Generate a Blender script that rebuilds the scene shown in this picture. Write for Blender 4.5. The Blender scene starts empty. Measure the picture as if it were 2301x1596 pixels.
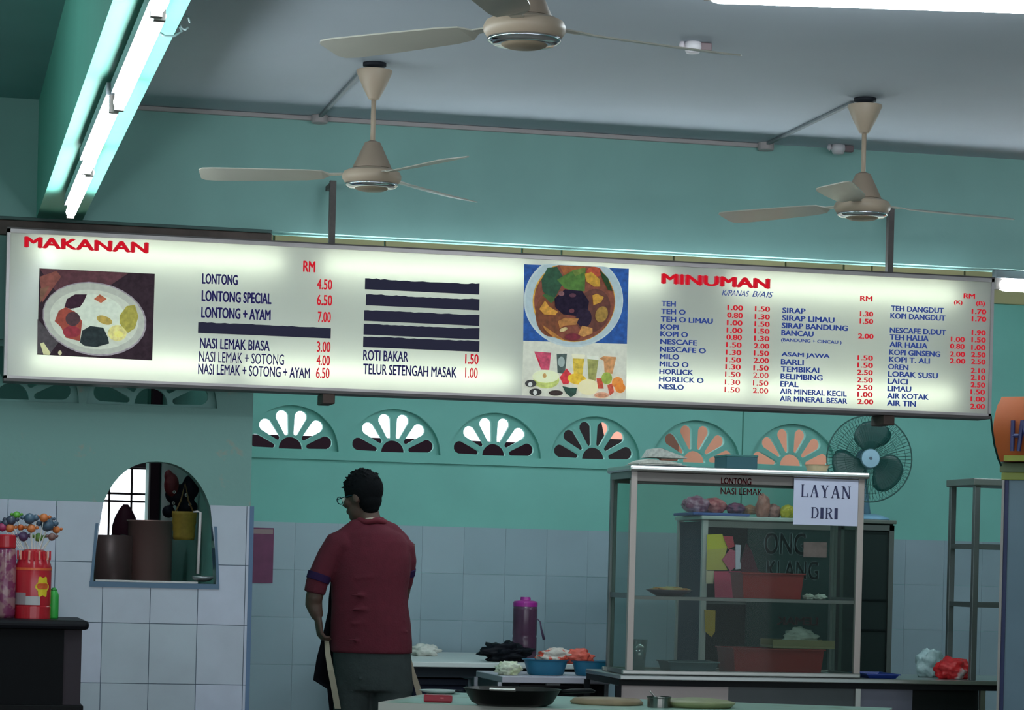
import bpy, bmesh, math, random
from mathutils import Vector, Matrix
rnd = random.Random(7)
SC = bpy.context.scene
COL = SC.collection
# ---------------------------------------------------------------- camera
F = 6000.; TH = math.atan(1330/6000.); ROLL = .025; CX, CY = 1150., 1270.; HC = 1.3
sT, cT = math.sin(TH), math.cos(TH)
FW = Vector((sT, cT, 0)); RT = Vector((cT, -sT, 0)); UP = Vector((0, 0, 1))
cam = bpy.data.cameras.new('camera'); co = bpy.data.objects.new('camera', cam); COL.objects.link(co)
cam.sensor_width = 36; cam.lens = 36*F/2301.; cam.shift_y = (CY-798)/2301.; cam.clip_end = 200
r_ = math.cos(ROLL)*RT + math.sin(ROLL)*UP; u_ = -math.sin(ROLL)*RT + math.cos(ROLL)*UP
M = Matrix((r_, u_, -FW)).transposed().to_4x4(); M.translation = (0, 0, HC)
co.matrix_world = M
SC.camera = co
# ---------------------------------------------------------------- exposure, world
SC.view_settings.view_transform = 'Standard'; SC.view_settings.look = 'None'
SC.view_settings.exposure = 0.0; SC.view_settings.gamma = 1; SC.view_settings.use_curve_mapping = False
SKY = 2.3
w = bpy.data.worlds.new('sky'); SC.world = w; w.use_nodes = True
bg = w.node_tree.nodes['Background']; bg.inputs[0].default_value = (.86, .93, 1, 1); bg.inputs[1].default_value = SKY
TUBE = 46.0      # radiance of the fluorescent tubes
SIGNTUBE = 16.0
def ray(px, py):
    u = px-CX; v = py-CY
    x = (u*math.cos(ROLL)+v*math.sin(ROLL))/F; y = (-u*math.sin(ROLL)+v*math.cos(ROLL))/F
    return (sT+x*cT, cT-x*sT, -y)
def P(px, py, Y):
    d = ray(px, py); t = Y/d[1]; return Vector((t*d[0], Y, HC+t*d[2]))
def PZ(px, py, z):
    d = ray(px, py); t = (z-HC)/d[2]; return Vector((t*d[0], t*d[1], z))
# ---------------------------------------------------------------- materials
def lin(c):
    return tuple((x/255/12.92 if x/255 <= .04045 else ((x/255+.055)/1.055)**2.4) for x in c)+(1,)
MC = {}
def mat(rgb, rough=.6, metal=0., noise=0., scale=6., bump=0., emit=0., alt=None, thr=None, tr=None):
    key = (rgb, rough, metal, noise, scale, bump, emit, alt, thr, tr)
    if key in MC: return MC[key]
    m = bpy.data.materials.new('m%d' % len(MC)); m.use_nodes = True; nt = m.node_tree; N = nt.nodes; L = nt.links
    b = N['Principled BSDF']; b.inputs['Roughness'].default_value = rough; b.inputs['Metallic'].default_value = metal
    c = lin(rgb); b.inputs['Base Color'].default_value = c
    if max(rgb) < 70 and not metal: b.inputs['Specular IOR Level'].default_value = .12
    if emit:
        b.inputs['Emission Color'].default_value = c; b.inputs['Emission Strength'].default_value = emit
    if noise or alt:
        tc = N.new('ShaderNodeTexCoord'); nz = N.new('ShaderNodeTexNoise'); nz.inputs['Scale'].default_value = scale; nz.inputs['Detail'].default_value = 5
        L.new(tc.outputs['Object'], nz.inputs['Vector'])
        mx = N.new('ShaderNodeMix'); mx.data_type = 'RGBA'
        mx.inputs[6].default_value = c if alt else tuple(x*(1-noise) for x in c[:3])+(1,)
        mx.inputs[7].default_value = lin(alt) if alt else tuple(min(1, x*(1+noise)) for x in c[:3])+(1,)
        rp = N.new('ShaderNodeValToRGB')
        lo, hi = thr if thr else (.3, .7)
        rp.color_ramp.elements[0].position = lo; rp.color_ramp.elements[1].position = hi
        L.new(nz.outputs[0], rp.inputs[0]); L.new(rp.outputs[0], mx.inputs[0]); L.new(mx.outputs[2], b.inputs['Base Color'])
        if emit: L.new(mx.outputs[2], b.inputs['Emission Color'])
    if bump:
        tc = N.new('ShaderNodeTexCoord'); nz = N.new('ShaderNodeTexNoise'); nz.inputs['Scale'].default_value = scale*5; nz.inputs['Detail'].default_value = 4
        L.new(tc.outputs['Object'], nz.inputs['Vector']); bp = N.new('ShaderNodeBump'); bp.inputs['Strength'].default_value = bump; bp.inputs['Distance'].default_value = .01
        L.new(nz.outputs[0], bp.inputs['Height']); L.new(bp.outputs[0], b.inputs['Normal'])
    if tr:
        t = N.new('ShaderNodeBsdfTransparent'); t.inputs[0].default_value = lin(rgb) if tr > 1 else (1, 1, 1, 1)
        mxs = N.new('ShaderNodeMixShader'); mxs.inputs[0].default_value = tr % 1
        o = N['Material Output']; L.new(b.outputs[0], mxs.inputs[1]); L.new(t.outputs[0], mxs.inputs[2]); L.new(mxs.outputs[0], o.inputs[0])
    MC[key] = m; return m
def glass_mat(tint, refl=.08, haze=.06, hazecol=(150, 165, 165)):
    key = ('g', tint, refl, haze, hazecol)
    if key in MC: return MC[key]
    m = bpy.data.materials.new('glass%d' % len(MC)); m.use_nodes = True; nt = m.node_tree; N = nt.nodes; L = nt.links
    N.remove(N['Principled BSDF']); o = N['Material Output']
    t = N.new('ShaderNodeBsdfTransparent'); t.inputs[0].default_value = lin(tint)
    g = N.new('ShaderNodeBsdfGlossy'); g.inputs['Roughness'].default_value = .03; g.inputs['Color'].default_value = (1, 1, 1, 1)
    d = N.new('ShaderNodeBsdfDiffuse'); d.inputs[0].default_value = lin(hazecol)
    a = N.new('ShaderNodeMixShader'); a.inputs[0].default_value = haze; L.new(t.outputs[0], a.inputs[1]); L.new(d.outputs[0], a.inputs[2])
    b = N.new('ShaderNodeMixShader'); b.inputs[0].default_value = refl; L.new(a.outputs[0], b.inputs[1]); L.new(g.outputs[0], b.inputs[2])
    L.new(b.outputs[0], o.inputs[0]); MC[key] = m; return m
def emit_mat(rgb, s):
    key = ('e', rgb, s)
    if key in MC: return MC[key]
    m = bpy.data.materials.new('glow%d' % len(MC)); m.use_nodes = True; nt = m.node_tree
    nt.nodes.remove(nt.nodes['Principled BSDF']); e = nt.nodes.new('ShaderNodeEmission'); e.inputs[0].default_value = lin(rgb); e.inputs[1].default_value = s
    nt.links.new(e.outputs[0], nt.nodes['Material Output'].inputs[0]); MC[key] = m; return m
def acrylic():
    m = bpy.data.materials.new('acrylic'); m.use_nodes = True; nt = m.node_tree; N = nt.nodes; L = nt.links
    N.remove(N['Principled BSDF']); o = N['Material Output']
    t = N.new('ShaderNodeBsdfTranslucent'); t.inputs[0].default_value = lin((246, 250, 244))
    d = N.new('ShaderNodeBsdfDiffuse'); d.inputs[0].default_value = lin((205, 205, 205))
    a = N.new('ShaderNodeMixShader'); a.inputs[0].default_value = .5; L.new(t.outputs[0], a.inputs[1]); L.new(d.outputs[0], a.inputs[2])
    g = N.new('ShaderNodeBsdfGlossy'); g.inputs['Roughness'].default_value = .15
    b = N.new('ShaderNodeMixShader'); b.inputs[0].default_value = .03; L.new(a.outputs[0], b.inputs[1]); L.new(g.outputs[0], b.inputs[2])
    L.new(b.outputs[0], o.inputs[0]); return m
# ---------------------------------------------------------------- mesh helpers
def bm_(): return bmesh.new()
def box(bm, x0, x1, y0, y1, z0, z1, bev=0.):
    g = bmesh.ops.create_cube(bm, size=1)
    bmesh.ops.scale(bm, vec=(x1-x0, y1-y0, z1-z0), verts=g['verts']); bmesh.ops.translate(bm, vec=((x0+x1)/2, (y0+y1)/2, (z0+z1)/2), verts=g['verts'])
    if bev:
        es = list({e for v in g['verts'] for e in v.link_edges})
        bmesh.ops.bevel(bm, geom=es, offset=bev, segments=2, affect='EDGES', profile=.5)
    return bm
def loft(bm, rings, cap=True):
    vs = [[bm.verts.new(p) for p in r] for r in rings]; n = len(vs[0])
    for a, b in zip(vs, vs[1:]):
        for i in range(n): bm.faces.new((a[i], a[(i+1) % n], b[(i+1) % n], b[i]))
    if cap:
        bm.faces.new(list(reversed(vs[0]))); bm.faces.new(vs[-1])
    return bm
def frame(d):
    d = Vector(d).normalized(); a = Vector((0, 0, 1)) if abs(d.z) < .9 else Vector((1, 0, 0))
    u = d.cross(a).normalized(); return u, d.cross(u)
def tube(bm, pts, rad, n=12, flat=1.):
    pts = [Vector(p) for p in pts]; rs = rad if isinstance(rad, (list, tuple)) else [rad]*len(pts); rings = []
    u0 = None
    for i, p in enumerate(pts):
        d = pts[min(i+1, len(pts)-1)]-pts[max(i-1, 0)]
        u, v = frame(d)
        if u0 is not None:
            u = (u0-u0.dot(d.normalized())*d.normalized())
            u = u.normalized() if u.length > 1e-5 else frame(d)[0]
            v = d.normalized().cross(u)
        u0 = u
        rings.append([p+rs[i]*(math.cos(2*math.pi*k/n)*u+flat*math.sin(2*math.pi*k/n)*v) for k in range(n)])
    return loft(bm, rings)
def lathe(bm, prof, c, n=32, axis=None):
    c = Vector(c); ax = Vector(axis).normalized() if axis else UP
    u, v = frame(ax) if axis else (Vector((1, 0, 0)), Vector((0, 1, 0)))
    return loft(bm, [[c+ax*z+r*(math.cos(2*math.pi*k/n)*u+math.sin(2*math.pi*k/n)*v) for k in range(n)] for r, z in prof])
def ell(bm, c, rx, ry, rz, rot=None, sub=3):
    g = bmesh.ops.create_icosphere(bm, subdivisions=sub, radius=1)
    m = Matrix.Translation(c) @ (rot.to_4x4() if rot else Matrix.Identity(4)) @ Matrix.Diagonal((rx, ry, rz, 1))
    bmesh.ops.transform(bm, matrix=m, verts=g['verts']); return bm
def prism(bm, pts, y0, y1):          # polygon in x,z, thickness along y
    a = [bm.verts.new((x, y0, z)) for x, z in pts]; b = [bm.verts.new((x, y1, z)) for x, z in pts]; n = len(pts)
    bm.faces.new(a); bm.faces.new(list(reversed(b)))
    for i in range(n): bm.faces.new((a[i], b[i], b[(i+1) % n], a[(i+1) % n]))
    return bm
def wpos(o):
    p = Vector((0, 0, 0))
    while o: p += Vector(o.location); o = o.parent
    return p
def obj(name, bm, m, parent=None, label=None, cat=None, group=None, kind=None, smooth=False):
    if isinstance(bm, bpy.types.Mesh): me = bm
    else:
        bmesh.ops.recalc_face_normals(bm, faces=bm.faces); me = bpy.data.meshes.new(name); bm.to_mesh(me); bm.free()
    for mm in (m if isinstance(m, (list, tuple)) else [m]): me.materials.append(mm)
    if smooth:
        for p in me.polygons: p.use_smooth = True
    o = bpy.data.objects.new(name, me); COL.objects.link(o)
    if parent:
        o.parent = parent; me.transform(Matrix.Translation(-wpos(parent)))
    elif kind != 'structure':
        vs = [v.co for v in me.vertices]; c = Vector((sum(v.x for v in vs)/len(vs), sum(v.y for v in vs)/len(vs), min(v.z for v in vs)))
        me.transform(Matrix.Translation(-c)); o.location = c
    if label: o['label'] = label
    if cat: o['category'] = cat
    if group: o['group'] = group
    if kind: o['kind'] = kind
    return o
def smooth_by_angle(o, deg=35):
    me = o.data
    for p in me.polygons: p.use_smooth = True
    try: me.set_sharp_from_angle(angle=math.radians(deg))
    except Exception: pass
    return o
def thing(name, loc, label, cat, group=None):
    o = bpy.data.objects.new(name, None); COL.objects.link(o); o.location = loc; o.empty_display_size = .05
    o['label'] = label; o['category'] = cat
    if group: o['group'] = group
    return o
def struct(name, bm, m, parent=None): return obj(name, bm, m, parent, kind='structure')
def dup(root, loc, label=None):
    c = root.copy(); COL.objects.link(c); c.location = loc
    if label: c['label'] = label
    for ch in root.children:
        k = ch.copy(); COL.objects.link(k); k.parent = c
        for g in ch.children:
            q = g.copy(); COL.objects.link(q); q.parent = k
    return c
def evalmesh(o):
    dg = bpy.context.evaluated_depsgraph_get(); dg.update()
    me = bpy.data.meshes.new_from_object(o.evaluated_get(dg)); return me
def plate(polys, y0, y1):            # closed outlines in x,z; inner ones become holes
    cu = bpy.data.curves.new('c', 'CURVE'); cu.dimensions = '2D'; cu.fill_mode = 'BOTH'; cu.extrude = abs(y1-y0)/2
    for pts in polys:
        s = cu.splines.new('POLY'); s.points.add(len(pts)-1); s.use_cyclic_u = True
        for i, (x, z) in enumerate(pts): s.points[i].co = (x, z, 0, 1)
    o = bpy.data.objects.new('c', cu); COL.objects.link(o); me = evalmesh(o); bpy.data.objects.remove(o); bpy.data.curves.remove(cu)
    me.materials.clear()
    for v in me.vertices: v.co = Vector((v.co.x, (y0+y1)/2-v.co.z, v.co.y))
    return me
def arc(cx, cz, r, a0, a1, n=24, ry=None):
    ry = ry or r
    return [(cx+r*math.cos(math.radians(a0+(a1-a0)*i/n)), cz+ry*math.sin(math.radians(a0+(a1-a0)*i/n))) for i in range(n+1)]
def text(parent, s, x0, x1, yt, yb, Y, m, bold=0., shear=0., label=None, name='lettering', mirror=False, rot=None, thick=.0005):
    fc = bpy.data.curves.new('t', 'FONT'); fc.body = s; fc.extrude = .01; fc.shear = shear; fc.resolution_u = 3
    o = bpy.data.objects.new('t', fc); COL.objects.link(o); me = evalmesh(o); bpy.data.objects.remove(o); bpy.data.curves.remove(fc)
    me.materials.clear()
    if bold:
        g = bmesh.new(); g.from_mesh(me)
        for dx, dy in ((-bold, 0), (bold, 0), (0, bold*.5), (0, -bold*.5)) if bold > .02 else ((bold, 0),):
            k_ = bmesh.new(); k_.from_mesh(me); bmesh.ops.translate(k_, vec=(dx, dy, 0), verts=k_.verts); tm = bpy.data.meshes.new('k'); k_.to_mesh(tm); k_.free(); g.from_mesh(tm); bpy.data.meshes.remove(tm)
        g.to_mesh(me); g.free()
    xs = [v.co.x for v in me.vertices]; ys = [v.co.y for v in me.vertices]; ax, bx = min(xs), max(xs); ay, by = min(ys), max(ys)
    a = P(x0, yt, Y); b = P(x0, yb, Y); c = P(x1, (yt+yb)/2, Y)
    for v in me.vertices:
        f = (v.co.x-ax)/(bx-ax)
        if mirror: f = 1-f
        v.co = Vector((a.x+(c.x-a.x)*f, Y-(thick if v.co.z > 0 else -thick), b.z+(a.z-b.z)*(v.co.y-ay)/(by-ay)))
    return obj(name, me, m, parent, label=label)
def remesh(bm, voxel, sm=4):
    bmesh.ops.recalc_face_normals(bm, faces=bm.faces)
    me = bpy.data.meshes.new('r'); bm.to_mesh(me); bm.free(); o = bpy.data.objects.new('r', me); COL.objects.link(o)
    r = o.modifiers.new('r', 'REMESH'); r.mode = 'VOXEL'; r.voxel_size = voxel
    s = o.modifiers.new('s', 'SMOOTH'); s.iterations = sm; s.factor = .5
    out = evalmesh(o); bpy.data.objects.remove(o); return out
# ---------------------------------------------------------------- shell
YB, YR, YS, ZC, ZB, XE = 11.36, 15.4, 11.1, 3.2, 2.7, 1.37
TEAL = mat((124, 192, 180), .62, noise=.07, scale=2.2, bump=.12)
TEAL_DULL = mat((138, 180, 173), .7, noise=.06, scale=3, bump=.15)
TEAL_PEEL = mat((126, 164, 157), .7, scale=9, bump=.2, alt=(148, 158, 146), thr=(.63, .68))
TEAL_DARK = mat((60, 128, 112), .6, noise=.06, scale=2)
CEILM = mat((176, 184, 194), .75, noise=.05, scale=1.2, bump=.06)
struct('floor', box(bm_(), -3.5, 9, -3, 16, -.1, 0), mat((120, 112, 105), .35, noise=.12, scale=9))
struct('ceiling', box(bm_(), .54, 9, -3, 16, ZC, ZC+.12), CEILM)
struct('ceiling', box(bm_(), -3.5, .54, -3, 16, ZC, ZC+.12), mat((130, 172, 172), .7, noise=.05, scale=2))  # left bay: teal stands in for shade and green bounce on grey ceiling
struct('wall_beyond_left', box(bm_(), -3.62, -3.5, -3, 16, 0, ZC), TEAL)
struct('wall_beyond_right', box(bm_(), 9, 9.12, -3, 16, 0, ZC), TEAL)
# upright opening of the serving hatch
HB, HT, HL, HR = 1.187, 1.70, .712, 1.232
def hatch(off=0.):
    pts = [(HL-off, HB-off), (HR+off, HB-off)]
    for i in range(25):
        a = math.pi*i/24; cx = (HL+HR)/2
        rx = (HR-HL)/2+off-.012; rz = HT-HB-.17+off
        e = .88
        pts.append((cx+rx*math.copysign(abs(math.cos(a))**e, math.cos(a)), HB+.17+rz*math.sin(a)**.95))
    return pts
AB, AR = 1.934, .275
def half(cx, r=AR, ry=.262): return arc(cx, AB, r, 0, 180, 28, ry)
left_arches = [-.22, .36, .941]
wl = struct('wall_left', plate([[(-3.5, 0), (XE, 0), (XE, ZB), (-3.5, ZB)], hatch()]+[half(c) for c in left_arches], YB, YB+.12), TEAL_PEEL)
struct('trim_1', box(bm_(), -3.5, 9, YB, YB+.14, ZB, ZC), TEAL_DULL).name = 'beam_cross'
back_arches = [2.088, 2.692, 3.297, 3.905, 4.530, 5.140]
wa, wb = P(192, 1100, YR).x, P(338, 1100, YR).x; wz0, wz1 = P(250, 1203, YR).z, P(300, 1000, YR).z
struct('wall_back', plate([[(-3.5, 0), (9, 0), (9, ZC), (-3.5, ZC)], [(wa, wz0), (wb, wz0), (wb, wz1), (wa, wz1)]]+[half(c) for c in back_arches], YR, YR+.14), TEAL)
struct('wall_partition_added', box(bm_(), XE-.12, XE, YB+.12, YR, 0, ZC), TEAL)  # partition added to keep tube light out of the back kitchen
struct('beam_lengthwise', box(bm_(), .44, .63, -3, YB, ZB, ZC), mat((108, 186, 166), .6, noise=.05, scale=3, bump=.1))
# ledge below the arches and a seam in the back wall
struct('trim_2', box(bm_(), XE, 4.06, YR-.025, YR, AB-.05, AB-.025), TEAL)
struct('trim_3', box(bm_(), 4.812, 4.820, YR-.003, YR, 1.52, 3.2), TEAL_DARK)
# dark timber strip under the beam on the left
struct('trim_4', box(bm_(), -3.5, 1.43, YB-.02, YB, ZB-.075, ZB-.012, .004), mat((82, 66, 60), .6, noise=.25, scale=14))
struct('trim_5', box(bm_(), -3.5, 1.43, YB-.03, YB, ZB-.012, ZB+.002, .003), mat((70, 96, 92), .6, noise=.1, scale=9))
# cream header boards at the top of the kitchen wall
bxs = [1.37, 1.95, 2.6, 3.42, 3.66, 4.35, 5.05, 5.42, 5.6, 6.2, 7, 8, 9]
for i, (a, b) in enumerate(zip(bxs, bxs[1:])):
    struct('trim_%d' % (6+i), box(bm_(), a+.005, b-.005, YR-.03-.004*(i % 2), YR-.001, 2.98, ZC, .004), mat((200, 188, 140) if i % 3 else (186, 178, 132), .6, noise=.06, scale=4))
# pierced vent grilles
def petals(cx, cz, s):
    out = [arc(cx, cz+.010*s, .070*s, 0, 180, 14)]
    for k in range(6):
        a = math.radians(15+30*k); d = Vector((math.cos(a), math.sin(a)*.96)); n = Vector((-d.y, d.x)); w0, w1 = .014*s, .0385*s
        r0, r1 = .108*s, .212*s; pts = []
        for t in range(7):
            q = math.pi*t/6; pts.append(Vector((cx, cz))+d*(r1+w1*math.sin(q))+n*(w1*math.cos(q)))
        for t in range(5):
            q = math.pi*t/4; pts.append(Vector((cx, cz))+d*(r0-w0*math.sin(q))-n*(w0*math.cos(q)))
        pts = [(p.x, max(p.y, cz+.008)) for p in pts]; out.append(pts)
    return out
k = 1
for cx in back_arches+left_arches:
    bk = cx in back_arches
    y = YR if bk else YB
    if bk or cx > 0 or True:
        struct('window_%d' % k, plate([half(cx, AR+.001, .263)]+petals(cx, AB, 1.), y+.045, y+.085), TEAL if bk else TEAL_DULL); k += 1
# glimpsed window of the back kitchen with its grille
wf = struct('window_%d' % k, None or box(bm_(), wb-.005, wb+.06, YR-.03, YR+.14, wz0-.05, wz1), mat((60, 22, 34), .6))
g = bm_()
for zz in (P(300, 1052, YR), P(300, 1110, YR), P(300, 1127, YR)): box(g, wa, wb, YR+.05, YR+.062, zz.z-.006, zz.z+.006)
for xx in (P(247, 1100, YR).x, P(297, 1100, YR).x): box(g, xx-.006, xx+.006, YR+.05, YR+.062, wz0, wz1)
obj('grille', g, mat((70, 25, 40), .5), wf)
obj('window_head', box(bm_(), wa, wb, YR+.02, YR+.08, P(300, 1062-16, YR).z-.012, P(300, 1062-16, YR).z+.02), mat((70, 20, 40), .5), wf)
# tiles: left wall, one object each
TW, TT = .2, .2545
TILE = [mat((164, 174, 188), .16, noise=.07, scale=5), mat((157, 170, 180), .2, noise=.08, scale=4), mat((170, 178, 196), .14, noise=.07, scale=6)]
def hx(z, side):            # x of the hatch edge at height z
    ps = sorted([p for p in hatch() if (p[0] < .97) == (side < 0)], key=lambda p: p[1])
    for a, b in zip(ps, ps[1:]):
        if a[1] <= z <= b[1] and b[1] > a[1]: return a[0]+(b[0]-a[0])*(z-a[1])/(b[1]-a[1])
    return ps[0][0]
hp = [p for p in hatch() if p[1] <= 1.522]
hl = sorted([p for p in hp if p[0] < .97], key=lambda p: p[1]); hr_ = sorted([p for p in hp if p[0] > .97], key=lambda p: p[1])
struct('baseboard_left', plate([[(-.62, 0), (XE, 0), (XE, 1.522)]+hr_[::-1]+hl+[(-.62, 1.522)]], YB-.006, YB), mat((96, 112, 130), .7))
HTS = 1.522
for r in range(6):
    z1 = HTS-r*TT; z0 = z1-TT+.003
    if z0 < 0: z0 = 0
    for c in range(-2, 8):
        x1 = .352+.2*(c-1)+.0; x0 = x1-TW+.003
        if x0 < XE and x1 > XE-.01: x1 = XE-.001
        if x0 >= XE or x1 > XE: continue
        xl, xr = HL+.002, HR-.002; polys = []
        if z1 <= HB or x1 <= xl or x0 >= xr: polys = [[(x0, z0), (x1, z0), (x1, z1), (x0, z1)]]
        else:
            zl = max(z0, HB)
            if z0 < HB: polys.append([(x0, z0), (x1, z0), (x1, HB), (x0, HB)])
            if x0 < xl-.006:
                q = [(x0, zl), (xl, zl), (hx(z1, -1)-.002, z1), (x0, z1)]
                if z0 < HB: polys = [[(x0, z0), (x1, z0), (x1, HB), (xl, HB), (xl, z1), (x0, z1)]]
                else: polys.append(q)
            elif x1 > xr+.006:
                if z0 < HB: polys = [[(x0, z0), (x1, z0), (x1, z1), (xr, z1), (xr, HB), (x0, HB)]]
                else: polys.append([(xr, zl), (x1, zl), (x1, z1), (hx(z1, 1)+.002, z1)])
        for p in polys: obj('tile', prism(bm_(), p, YB-.011-rnd.random()*.001, YB-.004), rnd.choice(TILE), wl)
# blue edge strip at the end of the left wall, and thin blue rim of the hatch
struct('trim_20', box(bm_(), XE-.004, XE+.014, YB-.014, YB+.12, 0, 1.522), mat((88, 116, 150), .5))
hrr = hatch(.016); hi = hatch(0.001)
struct('trim_21', plate([[p for p in hrr if p[1] < 1.53]+[(HL-.016, 1.40)], ], YB-.009, YB-.0085), mat((80, 108, 134), .5)) if False else None
bm = box(bm_(), HL-.014, HR+.012, YB-.02, YB+.12, HB-.022, HB)
for sd_ in (-1, 1):
    zz_ = [HB+.245*k/8 for k in range(9)]; inn = [(hx(z_, sd_), z_) for z_ in zz_]; outr = [(x_+sd_*.012, z_) for x_, z_ in inn]
    prism(bm, inn+outr[::-1], YB-.016, YB+.11)
struct('trim_21', bm, mat((84, 112, 138), .5))
struct('trim_22', box(bm_(), HL+.01, HR-.08, YB-.018, YB+.10, HB, HB+.008, .002), mat((205, 200, 198), .35))
# tiles of the kitchen wall
wbk = bpy.data.objects['wall_back']
TB = [mat((152, 172, 182), .3, noise=.04, scale=3), mat((147, 168, 178), .3, noise=.04, scale=3)]
x = XE
while x < 7.2:
    for r in range(5):
        z1 = 1.515-r*.275; obj('tile', prism(bm_(), [(x+.0006, z1-.2738), (x+.2494, z1-.2738), (x+.2494, z1), (x+.0006, z1)], YR-.008-rnd.random()*.0006, YR-.0005), rnd.choice(TB), wbk)
    x += .25
# outside the kitchen: neighbouring buildings
bl = thing('building', (5.6, 17.6, 0), 'salmon rendered building outside the two rightmost fan shaped vents', 'building')
obj('wall', box(bm_(), 4.98, 8.5, 17.6, 20, 0, 6), mat((196, 128, 104), .8, noise=.08, scale=5), bl)
obj('pilaster', box(bm_(), 4.9, 5.02, 17.5, 17.7, 0, 6), mat((110, 66, 52), .8), bl)
b2 = thing('building', (4.4, 17.8, 0), 'dark shed outside the fourth fan shaped vent from the left', 'building')
obj('wall', box(bm_(), 4.14, 4.88, 17.55, 17.78, 0, 2.15), mat((38, 34, 38), .8), b2)
obj('roof', prism(bm_(), [(4.10, 2.0), (4.86, 2.05), (4.86, 2.17), (4.50, 2.17), (4.42, 2.5), (4.10, 2.5)], 17.5, 17.8), mat((48, 38, 40), .8), b2)
b3 = thing('awning', (2.9, 17, 1.9), 'dark maroon awning outside the first three fan shaped vents', 'awning')
obj('canopy', prism(bm_(), [(1.6, P(600, 1003, 17).z), (4.0, P(1200, 1035, 17).z), (4.0, P(1200, 996, 17).z), (3.3, P(1040, 990, 17).z), (1.6, P(600, 978, 17).z)], 17, 17.6), mat((44, 18, 28), .8), b3)
obj('beam', box(bm_(), 1.6, 4.4, 17.0, 17.1, 1.2, P(600, 1010, 17).z), mat((70, 40, 46), .8), b3)
# ---------------------------------------------------------------- fluorescent lights
STEEL = mat((150, 150, 150), .32, metal=.85, noise=.08, scale=8)
TUBEM = emit_mat((236, 250, 255), TUBE)
def batten(p0, p1, label, cat='light', group=None, r=.016, hw=.024):
    p0 = Vector(p0); p1 = Vector(p1); d = (p1-p0).normalized(); s = d.cross(UP).normalized()
    t = thing('fluorescent_light', (p0+p1)/2+Vector((0, 0, .05)), label, cat, group)
    def bar(a, b, w, z0, z1):
        bm = bm_(); q = [p0+d*a-s*w, p0+d*a+s*w, p0+d*b+s*w, p0+d*b-s*w]
        return loft(bm, [[v+Vector((0, 0, z0)) for v in q], [v+Vector((0, 0, z1)) for v in q]])
    Ln = (p1-p0).length
    obj('housing', bar(-.03, Ln+.03, hw, .03, .066), mat((120, 126, 132), .5), t)
    for e in (-.025, Ln-.0): obj('tube_holder', bar(e, e+.025, .014, -.02, .035), mat((150, 140, 135), .5), t)
    obj('tube', tube(bm_(), [p0, p0+d*.02, p1-d*.02, p1], [r*.8, r, r, r*.8], 14), TUBEM, t, smooth=True)
    return t
ys = [10.45, 9.22, 7.86, 6.46, 5.1, 3.7]
names = ['nearest the menu board', 'second from the menu board', 'third from the menu board', 'fourth from the menu board', 'fifth', 'sixth']
for i in range(5):
    xo = .535-.012*(i % 2)
    batten((xo, ys[i+1]+.07, 2.618), (xo, ys[i], 2.618), 'fluorescent tube under the lengthwise green beam, %s' % names[i], group='tubes under the lengthwise beam', r=.019)
for i, x in enumerate([1.55, 2.80]):
    batten((x, YB+.07, 2.592), (x+1.16, YB+.07, 2.592), 'fluorescent tube under the cross beam hidden behind the menu board, %s half' % ('left' if i == 0 else 'right'), r=.014, hw=.012)
batten((4.05, YB+.07, 2.592), (4.6, YB+.07, 2.592), 'short fluorescent tube behind the right end of the menu board', r=.014, hw=.012)
batten((4.775, YB+.05, 2.632), (5.97, YB+.05, 2.632), 'bright fluorescent tube to the right of the menu board end', r=.027)
a = PZ(1600, -14, 3.12); b = PZ(2400, 12, 3.12)
batten(a, a+(b-a).normalized()*1.25, 'white fluorescent tube on the ceiling at the top right corner', r=.03)
batten((-1.3, 7.5, 3.1), (-1.3, 8.7, 3.1), 'added fluorescent tube brightening the bay left of the lengthwise beam', r=.034)  # out of view, added to brighten the left bay
batten((6.5, 8.3, 3.1), (7.7, 8.3, 3.1), 'fluorescent tube on the ceiling far to the right', r=.02)
# ---------------------------------------------------------------- menu board
SX0, SX1, SZ0, SZ1 = .315, 4.617, 2.012, 2.623
sg = thing('menu_board', ((SX0+SX1)/2, 11.17, SZ0), 'long backlit white menu board hanging under the beam, food left and drinks right', 'sign')
ALU = mat((186, 176, 176), .4, metal=.3, noise=.1, scale=10)
f = bm_(); T = .016
box(f, SX0, SX1, YS-.004, YS+.15, SZ1-T, SZ1); box(f, SX0, SX1, YS-.004, YS+.15, SZ0, SZ0+T*.7)
box(f, SX0, SX0+T*.8, YS-.004, YS+.15, SZ0, SZ1); box(f, SX1-T*.8, SX1, YS-.004, YS+.15, SZ0, SZ1)
obj('frame', f, ALU, sg)
obj('frame_lip', box(box(bm_(), SX0, SX1, YS-.008, YS+.15, SZ0-.012, SZ0), SX0, SX1, YS-.006, YS+.15, SZ1, SZ1+.006), mat((84, 76, 76), .5), sg)
obj('back_panel', box(bm_(), SX0, SX1, YS+.14, YS+.155, SZ0, SZ1), mat((190, 192, 195), .8), sg)
YP = YS+.006
obj('face', box(bm_(), SX0+.01, SX1-.01, YP, YP+.003, SZ0+.01, SZ1-.01), acrylic(), sg)
SL = emit_mat((242, 250, 230), SIGNTUBE)
for z, xs in ((SZ1-.085, ((.42, 1.45), (1.62, 2.5), (2.62, 3.1), (3.4, 4.45))), (SZ0+.085, ((.42, 1.2), (1.3, 2.45), (2.75, 3.5), (3.55, 4.45)))):
    for a, b in xs: obj('tube', tube(bm_(), [(a, YS+.062, z), (b, YS+.062, z)], .011, 10), SL, sg, smooth=True)
def pm(rgb, e=.42): return mat(rgb, .6, emit=e)
RED, NAVY, BLUE, BLACK = pm((190, 30, 50), .55), pm((52, 48, 112), .35), pm((52, 78, 150), .5), pm((44, 42, 62), .25)
YT = YP-.0022
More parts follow.
